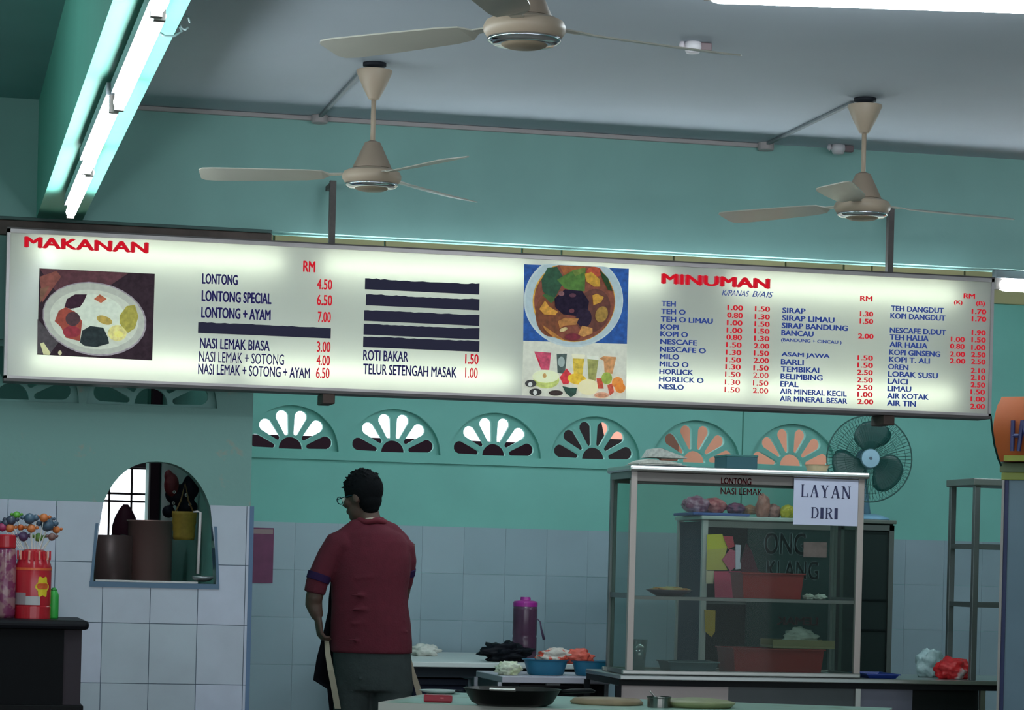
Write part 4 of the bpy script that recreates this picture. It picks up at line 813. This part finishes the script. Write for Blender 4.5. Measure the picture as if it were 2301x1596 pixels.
flag('paper_packet', [(1640, 1234), (1656, 1240), (1656, 1272), (1640, 1284), (1622, 1258)], (182, 84, 108), DY0-.018, 'pink packet hanging beside the pale yellow packet')
flag('paper_packet', [(1586, 1283), (1604, 1283), (1602, 1312), (1586, 1312)], (196, 180, 150), DY0-.008, 'cream packet below the pale yellow packet')
flag('paper_packet', [(1604, 1284), (1666, 1284), (1666, 1335), (1640, 1352), (1606, 1350)], (186, 66, 96), DY0-.02, 'magenta packet hanging low at the back cabinet post')
flag('paper_packet', [(1582, 1370), (1607, 1372), (1606, 1420), (1598, 1432), (1584, 1420)], (170, 140, 44), DY0-.01, 'mustard packet hanging lowest at the back cabinet post')
flag('paper_packet', [(1652, 1224), (1664, 1225), (1662, 1262), (1668, 1278), (1652, 1280)], (190, 186, 200), DY0-.024, 'white packet right of the pink packet')
flag('dustpan', [(1676, 1220), (1688, 1238), (1702, 1282), (1716, 1292), (1700, 1341), (1664, 1340), (1664, 1262)], (96, 24, 52), 12.63, 'dark maroon plastic scoop leaning behind the red shelf tray', 'scoop')
# table under the back cabinet
t = thing('back_stand', (4.43, 13.85, 0), 'dark stand carrying the smaller back cabinet', 'stand')
obj('body', box(bm_(), DX0-.05, DX1+.03, DY0-.04, DY1+.04, .05, .66), mat((50, 58, 60), .5), t); obj('top', box(bm_(), DX0-.07, DX1+.05, DY0-.06, DY1+.06, .66, DZ0-.002, .004), mat((110, 120, 122), .4), t)
# bags on top of back cabinet
for i, (px0, px1, py, rgb, alt, lab) in enumerate([(1533, 1592, 1116, (168, 132, 150), (120, 60, 90), 'bag of pink and purple sachets on the back cabinet, leftmost'), (1580, 1634, 1120, (190, 112, 112), (150, 60, 70), 'bag of coral sachets on the back cabinet beside the leftmost bag'), (1632, 1672, 1131, (118, 54, 90), (70, 40, 80), 'bag of plum coloured sachets on the back cabinet'), (1668, 1706, 1136, (150, 106, 76), (110, 80, 60), 'small tan packet on the back cabinet'), (1698, 1728, 1112, (166, 106, 92), (140, 90, 80), 'upright terracotta packet on the back cabinet'), (1724, 1758, 1134, (160, 110, 104), (120, 80, 80), 'dusty pink packet on the back cabinet near the yellow one'), (1752, 1784, 1136, (190, 176, 52), (150, 150, 40), 'yellow packet on the back cabinet, rightmost')]):
    yq = 13.74; a, b, c = P(px0, 1156, yq), P(px1, 1156, yq), P((px0+px1)/2, py, yq); w_ = (b.x-a.x)/2; h_ = c.z-DZ1
    crumple('snack_bag', ((a.x+b.x)/2, yq+.03*(i % 2), DZ1+.0165 if i < 4 else DZ1+.001), w_, mat(rgb, .35, alt=alt, scale=26, thr=(.45, .6), bump=.3), lab, 'bag', 30+i, 'snack bags on the back cabinet' if False else None, squash=(1, .9, max(.3, (h_-(.016 if i < 4 else 0))/(1.75*w_))), amp=.2)
a, b = P(1545, 1156, 13.7), P(1672, 1156, 13.7)
obj('tray', box(bm_(), a.x, b.x, 13.6, 13.98, DZ1+.001, DZ1+.016, .004), mat((52, 84, 150), .5), None, 'flat blue tray under the snack bags on the back cabinet', 'tray')
# ---------------------------------------------------------------- dark cabinet with table fan
KY = 14.2
t = thing('tall_cabinet', (5.2, 14.4, 0), 'tall dark cabinet standing behind the right end of the display cabinet', 'cabinet')
kx0, kx1, kz = 5.03, 5.345, 1.605
obj('body', box(bm_(), kx0, kx1, KY+.02, KY+.45, 0, kz-.02), mat((34, 46, 44), .5), t)
obj('top', box(bm_(), kx0-.01, kx1+.012, KY-.005, KY+.46, kz-.022, kz, .004), mat((86, 96, 88), .45), t)
for a_, b_ in ((kx0, kx0+.02), (kx1-.028, kx1)): obj('door_frame', box(bm_(), a_, b_, KY, KY+.02, 0, kz-.03), mat((74, 82, 78), .45), t)
obj('door_frame', box(bm_(), kx0, kx1, KY, KY+.02, kz-.06, kz-.03), mat((74, 82, 78), .45), t)
for zz in (1.15, .98): obj('shelf_line', box(bm_(), kx0+.02, kx1-.03, KY+.012, KY+.022, zz, zz+.01), mat((18, 28, 28), .5), t)
fc_ = P(1953, 1031, KY+.1); RF = .245
t = thing('table_fan', (fc_.x, KY+.2, kz+.001), 'round caged fan with pale blue hub standing on the tall dark cabinet', 'fan')
yf = KY+.1; ax = Vector((-.12, -1, 0)).normalized()
FC = Vector((fc_.x, yf, fc_.z)); FB = mat((90, 130, 150), .4)
obj('base', lathe(bm_(), [(.002, 0), (.11, 0), (.11, .012), (.06, .03), (.02, .036)], (fc_.x+.05, KY+.2, kz+.001), 32), mat((120, 165, 190), .4), t, smooth=True)
obj('neck', tube(bm_(), [(fc_.x+.03, KY+.2, kz+.03), (fc_.x+.01, KY+.2, kz+.2), (fc_.x, KY+.2, fc_.z)], [.022, .018, .018], 14), mat((110, 150, 170), .4), t, smooth=True)
obj('motor', lathe(bm_(), [(.002, -.17), (.045, -.16), (.06, -.1), (.06, -.05), (.02, -.04)], FC, 28, axis=ax), FB, t, smooth=True)
obj('hub_cap', lathe(bm_(), [(.055, .012), (.056, .03), (.05, .035), (.009, .036), (.002, .034)], FC, 28, axis=ax), mat((140, 178, 196), .4), t, smooth=False)
obj('badge', lathe(bm_(), [(.009, .036), (.008, .038), (.001, .038)], FC, 12, axis=ax), mat((60, 80, 96), .4), t)
u1, v1_ = frame(ax)
for side, dz in ((1, .03), (-1, -.05)):
    bm = bm_()
    for k in range(72):
        a = 2*math.pi*k/72; d = u1*math.cos(a)+v1_*math.sin(a)
        tube(bm, [FC+ax*(.034 if side > 0 else -.06)+d*.052, FC+ax*(.045 if side > 0 else -.07)+d*RF*.6, FC+ax*dz*.8+d*RF*.92, FC+d*RF], .0011, 4)
    o = obj('guard_wires', bm, mat((40, 86, 80), .5), t); o['kind'] = 'stuff'
obj('guard_ring', tube(bm_(), [FC+(u1*math.cos(a)+v1_*math.sin(a))*RF for a in [2*math.pi*k/48 for k in range(49)]], .004, 8), mat((44, 88, 82), .5), t, smooth=True)
for r_r in (.1, .15, .2): obj('guard_ring', tube(bm_(), [FC+ax*(.043 if r_r < .16 else .032)+(u1*math.cos(a)+v1_*math.sin(a))*r_r for a in [2*math.pi*k/48 for k in range(49)]], .0014, 6), mat((40, 84, 78), .5), t)
for k in range(3):
    a0 = 2*math.pi*k/3+.6; bm = bm_(); rows = []
    for i in range(9):
        f_ = i/8; r_i = .05+.165*f_; sp = .55+.25*math.sin(f_*math.pi)
        row = []
        for j in range(7):
            q = (j/6-.5)*2*sp; row.append(FC+ax*(-.01+.028*(j/6-.5)*(1-.2*f_))+(u1*math.cos(a0+q-.25*f_)+v1_*math.sin(a0+q-.25*f_))*r_i*(1-.10*(2*abs(j/6-.5))**3*f_))
        rows.append([bm.verts.new(p) for p in row])
    for i in range(8):
        for j in range(6): bm.faces.new((rows[i][j], rows[i][j+1], rows[i+1][j+1], rows[i+1][j]))
    o = obj('blade', bm, mat((30, 78, 74), .35), t, smooth=True); m_ = o.modifiers.new('s', 'SOLIDIFY'); m_.thickness = .002
# ---------------------------------------------------------------- rack and bag on the counter, right
t = thing('wire_rack', (5.24, 12.45, CZ), 'stainless steel shelf rack standing on the counter beside the drinks chiller', 'rack')
rx0, rx1, ry0, ry1, rz = 5.035, 5.44, 12.28, 12.62, 1.782
RM = mat((96, 104, 104), .4, metal=.5)
for x_ in (rx0, rx1-.03):
    for y_ in (ry0, ry1-.03): obj('post', box(bm_(), x_, x_+.03, y_, y_+.03, CZ+.001, rz-.03, .003), RM, t)
obj('top', box(bm_(), rx0-.012, rx1+.01, ry0-.012, ry1+.01, rz-.035, rz, .004), mat((104, 112, 108), .4, metal=.4), t)
for zz in (P(2200, 1228, ry0).z, P(2200, 1360, ry0).z):
    for y_ in (ry0, ry1-.025): obj('shelf_rail', box(bm_(), rx0+.02, rx1-.02, y_+.003, y_+.022, zz-.012, zz+.012), RM, t)
    for x_ in (rx0+.005, rx1-.025): obj('shelf_rail', box(bm_(), x_, x_+.02, ry0+.02, ry1-.02, zz-.012, zz+.012), RM, t)
c = P(2140, 1518, 12.42)
crumple('plastic_bag', (c.x, 12.42, CZ+.001), .095, mat((196, 34, 40), .3, alt=(206, 200, 200), scale=9, thr=(.58, .66), bump=.4), 'red and white plastic bag on the counter in front of the rack', 'bag', 41, squash=(.95, .7, .6), amp=.3)
c = P(2110, 1490, 12.5); crumple('plastic_bag', (c.x, 12.62, CZ+.001), .085, mat((150, 176, 178), .3, bump=.4, scale=9), 'pale translucent plastic bag behind the red one on the counter', 'bag', 44, squash=(.8, .6, .9), amp=.35)
a, b = P(1938, 1518, 12.4), P(2008, 1518, 12.4)
tray('tray', a.x, b.x, 12.33, 12.6, CZ+.001, .022, mat((20, 50, 130), .4), 'flat bright blue tray on the counter right of the display cabinet')
# ---------------------------------------------------------------- drinks chiller, turned towards the hall
phi = math.radians(40); A = P(2247, 1300, 11.55)
fx_ = Vector((math.cos(phi), -math.sin(phi), 0)); fy_ = Vector((math.sin(phi), math.cos(phi), 0))
ch = thing('drinks_chiller', (A.x+.4, 11.6, 0), 'upright glass door drinks chiller with orange illuminated header at the right edge', 'refrigerator')
def cb(x0, x1, y0, y1, z0, z1, bev=0):
    bm = box(bm_(), x0, x1, y0, y1, z0, z1, bev)
    for v in bm.verts: v.co = Vector((A.x, A.y, 0))+fx_*v.co.x+fy_*v.co.y+Vector((0, 0, v.co.z))
    return bm
z_t = P(2247, 1062, 11.55).z; z_h = P(2247, 1040, 11.55).z; z_s = P(2244, 895, 11.55).z
YG_ = mat((126, 132, 66), .5)
obj('body', cb(.0, .62, .03, .52, .05, z_t), mat((120, 128, 80), .5), ch)
obj('door_frame', cb(0, .012, -.01, .03, .12, z_t-.03), mat((150, 144, 140), .4), ch)
obj('door_frame', cb(.012, .03, -.005, .03, .12, z_t-.03), mat((40, 44, 84), .4), ch)
obj('door_top', cb(-.004, .62, -.012, .03, z_t-.035, z_t, .004), mat((128, 134, 58), .4), ch)
obj('door_glass', cb(.03, .6, .0, .012, .12, z_t-.035), mat((104, 122, 136), .25, noise=.06, scale=4), ch)
obj('kick_plate', cb(0, .62, 0, .03, 0.0, .12), mat((60, 64, 60), .5), ch)
obj('header_base', cb(-.012, .62, -.014, .5, z_t, z_h, .004), mat((92, 104, 72), .5), ch)
# curved header sign: barrel shaped outline
bm = bm_(); n = 16; rings = []
for i in range(n+1):
    f_ = i/n; z = z_h+.004+(z_s-z_h)*f_; xl = -.018-.02*math.sin(math.pi*f_)-(.0 if f_ < .9 else -.006)
    yo = -.05-.03*math.sin(math.pi*f_)
    zz = z
    rings.append([Vector((A.x, A.y, 0))+fx_*px_+fy_*py_+Vector((0, 0, zz+.0)) for px_, py_ in ((xl, .02), (xl+.012, yo), (.3, yo-.01), (.6, yo), (.62, .02), (.62, .3), (xl, .3))])
hd = obj('header_sign', loft(bm, rings), mat((176, 88, 40), .35, noise=.1, scale=2), ch, label='orange glossy header sign'); smooth_by_angle(hd, 50)
# blue lettering stroke on the header
bm = bm_()
for q in (((.07, .05), (.07, .19)), ((.07, .12), (.10, .12)), ((.10, .05), (.115, .19)), ((.115, .19), (.15, .05))):
    (xa, za), (xb, zb) = q; pa = Vector((A.x, A.y, z_h+za))+fx_*xa+fy_*(-.092); pb = Vector((A.x, A.y, z_h+zb))+fx_*xb+fy_*(-.092); tube(bm, [pa, pb], .010, 6)
obj('lettering', bm, mat((50, 56, 104), .4), ch)
obj('yellow_band', cb(.03, .6, -.088, -.082, z_h+.004, z_h+.03), mat((142, 146, 54), .4), ch)
# ---------------------------------------------------------------- foreground table and things on it
Tz = .76
TA, TB_ = PZ(885, 1580, Tz), PZ(975, 1556, Tz); e1 = (PZ(1700, 1581.5, Tz)-TB_); e1.z = 0; e1.normalize(); e2 = Vector((e1.y, -e1.x, 0))   # e2 towards the hall
def tp(a, b, z=0): return Vector((TB_.x, TB_.y, Tz+z))+e1*a+e2*b
t = thing('serving_table', tp(.95, .45, -Tz), 'pale mint topped serving table at the bottom centre of the picture', 'table')
bm = bm_(); loft(bm, [[tp(a, b, z) for a, b in ((0, 0), (1.9, 0), (1.9, .92), (0, .92))] for z in (-.03, 0)])
obj('top', bm, mat((178, 176, 168), .4), t)
bm = bm_(); loft(bm, [[tp(a, b, z) for a, b in ((.03, .004), (1.9, .004), (1.9, .915), (.03, .915))] for z in (0.0005, .002)])
obj('table_cover', bm, mat((156, 190, 176), .3, alt=(120, 140, 104), scale=7, thr=(.6, .75)), t)
for a, b in ((.06, .06), (1.84, .06), (.06, .86), (1.84, .86)): obj('leg', tube(bm_(), [tp(a, b, -.03), tp(a, b, -Tz)], .018, 12), SSD, t)
zs0 = Tz+.0025
c = PZ(1150, 1574, zs0+.02)
t = thing('frying_pan', (c.x, c.y, zs0), 'large black pan with long handle on the serving table', 'pan')
obj('pan', lathe(bm_(), [(.002, 0), (.13, 0), (.155, .012), (.185, .062), (.189, .065), (.184, .065), (.15, .016), (.002, .008)], (c.x, c.y, zs0), 44), mat((16, 20, 20), .35), t, smooth=True)
h1 = c+Vector((.172, 0, 0)); h1.z = zs0+.052; d = (RT+FW*.25).normalized()
obj('handle', tube(bm_(), [h1, h1+d*.06+UP*.006, h1+d*.14+UP*.008, h1+d*.155+UP*.006], [.012, .015, .014, .008], 12, flat=.6), mat((14, 16, 18), .4), t, smooth=True)
l0 = Vector((c.x, c.y, zs0+.05)); dl = -RT
obj('loop_handle', tube(bm_(), [l0+dl*.178+FW*.03, l0+dl*.20+FW*.022, l0+dl*.215, l0+dl*.20-FW*.022, l0+dl*.178-FW*.03], .004, 8), mat((18, 26, 34), .4), t, smooth=True)
c = PZ(1140, 1562, zs0+.05); o = obj('tongs', tube(bm_(), [PZ(1100, 1549, zs0+.0705), PZ(1158, 1551, zs0+.0705)], .006, 8), SS, None, 'short steel utensil lying across the black pan', 'utensil')
c = PZ(984, 1572, zs0+.01)
t = thing('red_clutch', (c.x, c.y, zs0), 'small red lacquer case on the left end of the serving table', 'case')
bm = bm_(); loft(bm, [[Vector((c.x, c.y, 0))+RT*a+FW*b+UP*z for a, b in ((-.055+s_, -.035+s_), (.055-s_, -.045+s_), (.055-s_, .035-s_), (-.055+s_, .045-s_))] for z, s_ in ((zs0, .004), (zs0+.006, 0), (zs0+.024, 0), (zs0+.028, .006))])
obj('body', bm, mat((150, 24, 44), .3), t); obj('clasp', box(bm_(), c.x+.0, c.x+.018, c.y-.046, c.y-.038, zs0+.014, zs0+.02), mat((180, 60, 70), .3), t)
c = PZ(1000, 1562, zs0)
obj('plate', lathe(bm_(), [(.002, 0), (.055, 0), (.085, .012), (.083, .014), (.05, .004), (.002, .003)], (c.x, c.y+.12, zs0), 36), mat((176, 186, 184), .35), None, 'pale oval plate at the back of the serving table behind the red case', 'plate', smooth=True)
c = PZ(1480, 1590, zs0)
t = thing('tin', (c.x, c.y, zs0), 'short shiny steel tin at the bottom edge of the serving table', 'tin')
r_t = .045
obj('body', lathe(bm_(), [(.002, 0), (r_t, 0), (r_t, .035), (r_t+.003, .038), (r_t+.003, .042), (r_t-.003, .042), (r_t-.004, .004), (.002, .003)], (c.x, c.y, zs0), 32), mat((120, 120, 116), .2, metal=.9), t)
obj('spoon', tube(bm_(), [Vector((c.x, c.y, zs0+.02)), Vector((c.x-.035, c.y+.01, zs0+.062))], .003, 8), SS, t)
c = PZ(1570, 1590, zs0); obj('tray', lathe(bm_(), [(.002, 0), (.13, 0), (.15, .02), (.148, .022), (.11, .03), (.05, .036), (.002, .037)], (c.x, c.y+.02, zs0), 40), mat((132, 138, 96), .5, noise=.12, scale=12), None, 'round olive covered dish right of the steel tin', 'dish', smooth=True)
c = PZ(1370, 1584, zs0); obj('mat', lathe(bm_(), [(.002, 0), (.14, 0), (.145, .008), (.13, .022), (.002, .025)], (c.x, c.y+.05, zs0), 40), mat((142, 124, 96), .6, noise=.12, scale=12), None, 'flat tan food parcel right of the pan handle', 'food parcel', smooth=True)
# ---------------------------------------------------------------- the cook
PY = 12.2; PIX = 1/486.
pc = P(838, 1470, PY); root = thing('person', (pc.x, pc.y, 0), 'person seen from behind in red polo shirt, grey trousers and black apron, head turned left', 'person')
def q(px, py, dy=0.):
    p = P(px, py, PY); return p+FW*dy
def rings(rows, n=28, sx=1., sd=0., e=1.):
    out = []
    for r in rows:
        y, xl, xr, dep = r[:4]; dy = r[4] if len(r) > 4 else 0
        c = q((xl+xr)/2, y, dy); w_ = (xr-xl)/2*PIX*sx
        out.append([c+RT*(w_*math.copysign(abs(math.cos(a))**e, math.cos(a)))+FW*((dep+sd)*math.sin(a)) for a in [2*math.pi*k/n for k in range(n)]])
    return out
torso = [(1162, 808, 862, .058, .01), (1176, 802, 868, .064, .01), (1188, 784, 886, .075), (1200, 762, 906, .09), (1218, 748, 918, .10), (1250, 742, 924, .112), (1290, 742, 922, .118), (1320, 743, 917, .118), (1360, 744, 917, .12), (1400, 742, 923, .125), (1440, 741, 926, .128), (1468, 742, 926, .13)]
# body underneath: one surface
bm = bm_()
loft(bm, rings([r for r in torso if r[0] > 1190], sx=.86, sd=-.015)+rings([(1500, 752, 920, .105), (1530, 752, 922, .1)]))
tube(bm, [q(838, 1230, -.01), q(834, 1185, 0), q(824, 1150, .02), q(818, 1125, .02)], [.075, .056, .052, .055], 20)
# head
hd_c = q(812, 1116, .02); yaw = math.radians(62)     # turned left
fdir = (FW*math.cos(yaw)-RT*math.sin(yaw)).normalized(); fdir = (fdir-UP*.22).normalized(); sdir = fdir.cross(UP).normalized(); udir = sdir.cross(fdir).normalized()
HM = Matrix((sdir, fdir, udir)).transposed()
def hp_(x, y, z): return hd_c+HM @ Vector((x, y, z))
ell(bm, hp_(0, -.008, .02), .072, .088, .092, HM); ell(bm, hp_(0, .03, -.045), .052, .052, .066, HM); ell(bm, hp_(0, .058, -.085), .026, .024, .022, HM, 2)
ell(bm, hp_(0, .072, -.005), .03, .018, .03, HM, 2); tube(bm, [hp_(0, .080, .012), hp_(0, .098, -.022), hp_(0, .086, -.034)], [.008, .013, .008], 10)
for s_ in (-1, 1):
    ell(bm, hp_(s_*.073, -.008, -.008), .009, .017, .03, HM, 2); ell(bm, hp_(s_*.011, .088, -.028), .007, .008, .006, HM, 1); ell(bm, hp_(s_*.04, .05, -.02), .024, .026, .024, HM, 2)
for z_ in (-.052, -.062): ell(bm, hp_(0, .083, z_), .021, .008, .0055, HM, 2)
# arms
def arm(pts, rs): tube(bm, pts, rs, 16)
LW, RW = q(714, 1388, .0), q(878, 1380, .30)
arm([q(762, 1222, 0), q(738, 1255), q(716, 1300, -.0), q(705, 1345, .0), q(704, 1358, .01), q(709, 1374, .0), LW], [.055, .048, .042, .040, .040, .033, .027])
arm([q(906, 1225, 0), q(910, 1262, .02), q(904, 1310, .05), q(898, 1345, .09), q(894, 1360, .16), RW], [.055, .048, .042, .038, .034, .026])
def hand(wr, fd, pl, scale=1.):
    fd = fd.normalized(); pl = pl.normalized(); sd = fd.cross(pl).normalized()
    loft(bm, [[wr+fd*a*scale+sd*(w_*math.cos(k*math.pi/5))*scale+pl*(t_*math.sin(k*math.pi/5))*scale for k in range(10)] for a, w_, t_ in ((-.02, .024, .018), (.02, .034, .018), (.06, .042, .016), (.085, .041, .013))])
    for i, (o_, l_) in enumerate(((-.031, .062), (-.011, .074), (.010, .07), (.030, .054))):
        b = wr+fd*.08*scale+sd*o_*scale; c1 = b+(fd*.75+pl*.5)*l_*.45*scale; c2 = c1+(fd*.25+pl*.9)*l_*.32*scale; c3_ = c2+(pl*.9-fd*.35)*l_*.26*scale
        tube(bm, [b-fd*.02, b, c1, c2, c3_], [.0095, .0095, .009, .0085, .0065], 8)
    b = wr+fd*.022*scale-sd*.03*scale; tube(bm, [b, b-sd*.022+fd*.02+pl*.008, b-sd*.026+fd*.045+pl*.02, b-sd*.016+fd*.064+pl*.03], [.013, .0125, .011, .008], 8)
hand(LW, (q(719, 1425, -.01)-LW), RT*.9+FW*.3, .95); hand(RW, -RT*.9-UP*.25, -UP*.4-FW*.9)
# legs down to the floor
for s_ in (-1, 1):
    hx_ = Vector((pc.x, pc.y, 0))+RT*(s_*.088); tube(bm, [hx_+UP*.80, hx_+UP*.62, hx_+RT*s_*.01+UP*.45, hx_+RT*s_*.012-FW*.02+UP*.3, hx_+RT*s_*.012+UP*.09, hx_+RT*s_*.012+UP*.03], [.085, .075, .056, .054, .036, .034], 16)
    ell(bm, hx_+RT*s_*.015+FW*.06+UP*.04, .042, .12, .034, Matrix((RT, FW, UP)).transposed(), 2)
obj('body', remesh(bm, .0055, 3), mat((80, 56, 46), .65, noise=.06, scale=14), root, smooth=True)
for s_ in (-1, 1):
    e_ = bm_(); ell(e_, hp_(s_*.031, .078, .0), .0115, .0115, .0115, sub=2); obj('eye', e_, mat((225, 222, 215), .3), root, smooth=True)
# hair cap with short ragged tufts
bm = bm_(); ell(bm, hp_(0, -.014, .030), .083, .097, .094, HM, 4)
for v in list(bm.verts):
    l_ = HM.transposed() @ (v.co-hd_c)
    if l_.y > .062+.0*l_.z and l_.z < .06 or (l_.z < -.005 and l_.y > -.02): v.co = hd_c+(v.co-hd_c)*.70
    elif l_.z < -.05: v.co = hd_c+(v.co-hd_c)*.80
for i in range(170):
    a = rnd.uniform(0, 6.28); b = rnd.uniform(.05, 1.35); d = Vector((math.cos(a)*math.sin(b), math.sin(a)*math.sin(b), math.cos(b)))
    p0 = Vector((d.x*.078, d.y*.092-.014, d.z*.089+.03)); p1 = Vector((d.x*.089, d.y*.104-.014, d.z*.101+.03))+Vector((rnd.uniform(-.006, .006), rnd.uniform(-.004, .01), rnd.uniform(-.003, .004)))
    tube(bm, [hp_(*p0), hp_(*p1)], [.006, .0028], 5)
for px, py in ((796, 1072), (803, 1070), (812, 1071)): tube(bm, [q(px+4, 1080, .02), q(px, py-1, .02)], [.006, .003], 5)
ell(bm, hp_(0, -.036, -.022), .064, .058, .060, HM, 3); ell(bm, hp_(0, -.036, -.062), .044, .040, .030, HM, 3)
obj('hair', remesh(bm, .004, 1), mat((9, 10, 13), .85, bump=.3, scale=20), root, smooth=True)
# glasses
gm = mat((14, 50, 60), .3); gl = None; bm = bm_()
for s_ in (-1, 1):
    pts = [hp_(s_*.034+.025*math.cos(a), .1, .0+.017*math.sin(a)) for a in [2*math.pi*k/16 for k in range(17)]]; tube(bm, pts, .0022, 6)
    tube(bm, [hp_(s_*.058, .099, .004), hp_(s_*.072, .05, .006), hp_(s_*.077, -.005, .004)], .002, 6)
tube(bm, [hp_(-.01, .1, .004), hp_(0, .103, .007), hp_(.01, .1, .004)], .0022, 6)
obj('glasses', bm, gm, root)
# shirt
bm = bm_(); loft(bm, rings(torso))
tube(bm, [q(775, 1222), q(756, 1226), q(738, 1252, .0), q(722, 1286, .0), q(712, 1308, .0), q(706, 1334, .0)], [.07, .064, .056, .054, .052, .050], 20)
tube(bm, [q(892, 1228), q(906, 1236), q(910, 1262, .01), q(906, 1295, .03), q(902, 1318, .05)], [.064, .058, .053, .049, .046], 20)
tube(bm, [q(760, 1222), q(800, 1192, .0), q(836, 1186), q(878, 1200), q(905, 1224)], [.05, .052, .06, .052, .045], 18)
for i in range(7):     # cloth folds
    y = [1300, 1335, 1372, 1386, 1402, 1412, 1440][i]; x0_ = [800, 770, 760, 800, 780, 850, 760][i]; x1_ = [880, 850, 880, 915, 900, 920, 830][i]
    s0 = .115; tube(bm, [q(x0_, y, -s0+.012), q((x0_+x1_)/2, y-4+6*(i % 2), -s0-.006), q(x1_, y+8, -s0+.016)], [.002, .0075, .002], 8)
sh = obj('shirt', remesh(bm, .007, 4), mat((84, 13, 32), .9, noise=.08, scale=26, bump=.2), root, smooth=True)
bm = bm_(); d = (q(706, 1334)-q(722, 1286)).normalized(); c = q(716, 1297)
tube(bm, [c-d*.016, c-d*.014, c+d*.018, c+d*.020], [.052, .0565, .0555, .052], 24); obj('sleeve_band', bm, mat((44, 26, 62), .8), sh, label='dark blue band around the left sleeve')
bm = bm_(); d = (q(902, 1318, .05)-q(910, 1262, .01)).normalized(); c = q(907, 1283, .022)
tube(bm, [c-d*.016, c-d*.014, c+d*.018, c+d*.020], [.05, .0545, .0530, .05], 24); obj('sleeve_band', bm, mat((44, 26, 62), .8), sh, label='dark blue band around the right sleeve')
bm = bm_(); pts = []
for k in range(13):
    a = math.pi*(1.08+.84*k/12); pts.append(q(835, 1172, .01)+RT*(.066*math.cos(a))+FW*(.068*math.sin(a))+UP*(.004*math.sin(k)))
tube(bm, pts, .013, 8, flat=1.0); obj('collar', bm, mat((96, 14, 32), .85), sh, smooth=True)
# trousers
bm = bm_(); loft(bm, rings([(1440, 750, 918, .115), (1475, 747, 924, .12), (1520, 748, 927, .125), (1552, 750, 929, .12)]))
for s_ in (-1, 1):
    hx_ = Vector((pc.x, pc.y, 0))+RT*(s_*.088); tube(bm, [hx_+UP*.86, hx_+UP*.72, hx_+UP*.6, hx_+RT*s_*.01+UP*.45, hx_+RT*s_*.012-FW*.01+UP*.3, hx_+RT*s_*.012+UP*.07], [.088, .096, .09, .078, .073, .068], 20)
for i in range(6):
    y = 1490+i*17; tube(bm, [q(760, y, -.11), q(792, y+9, -.128), q(826, y+22, -.105)], [.002, .005, .002], 8)
obj('trousers', remesh(bm, .007, 4), mat((56, 62, 62), .9, noise=.08, scale=20, bump=.25), root, smooth=True)
for s_ in (-1, 1):
    hx_ = Vector((pc.x, pc.y, 0))+RT*(s_*.1); bm = bm_(); RM_ = Matrix((RT, FW, UP)).transposed(); ell(bm, hx_+FW*.07+UP*.035, .05, .14, .04, RM_, 3); ell(bm, hx_-FW*.03+UP*.06, .045, .06, .05, RM_, 3)
    for v in bm.verts: v.co.z = max(v.co.z, .002)
    obj('shoe', remesh(bm, .008, 2), mat((30, 28, 28), .5), root, smooth=True)
# apron worn in front, showing at the left side
ap = [(1236, 748, 905, .008, .125), (1300, 742, 905, .008, .14), (1345, 736, 905, .008, .15), (1372, 735, 905, .01, .155), (1430, 722, 915, .01, .165), (1480, 709, 915, .01, .165), (1522, 702, 915, .01, .165), (1530, 701, 915, .01, .165), (1550, 733, 915, .01, .155), (1600, 738, 915, .01, .15), (1700, 742, 905, .01, .15)]
bm = bm_(); out = []
for y, xl, xr, th_, dy in ap:
    row_f, row_b = [], []; n = 14
    for i in range(n+1):
        f_ = i/n; c = q(xl+(xr-xl)*f_, y, dy-.10*(2*abs(f_-.5))**3+.008*math.sin(f_*17+y*.02)); row_f.append(c); row_b.append(c+FW*.006)
    out.append(row_f+row_b[::-1])
apo = obj('apron', loft(bm, out), mat((17, 17, 24), .8), root, label='black apron', smooth=True)
CT = mat((150, 138, 120), .8)
for pts, lb in (([(733, 1432, -.0), (738, 1468, -.06), (746, 1505, -.1), (754, 1545, -.11), (762, 1590, -.11)], 'left'), ([(921, 1480, -.04), (928, 1510, -.05), (938, 1542, -.05), (945, 1570, -.05)], 'right')):
    tube_pts = [q(*p) for p in pts]; bm = bm_(); rr_ = []
    for i, p in enumerate(tube_pts):
        w_ = .010+.002*i if lb == 'left' else .007+.004*i
        w_ = min(w_, .014); rr_.append([p-RT*w_-FW*.002, p+RT*w_-FW*.002, p+RT*w_+FW*.002, p-RT*w_+FW*.002])
    obj('apron_tie', loft(bm, rr_), CT, apo, label='cream apron tie')
bm = bm_(); rr_ = []
for px in (822, 828, 836, 844, 850):
    c = q(px, 1170+abs(px-836)*.15, -.062+.0012*abs(px-836)); rr_.append([c-UP*.014-FW*.002, c+UP*.014-FW*.002, c+UP*.014+FW*.002, c-UP*.014+FW*.002])
obj('neck_strap', loft(bm, rr_), mat((190, 178, 160), .8), apo, label='cream neck strap')
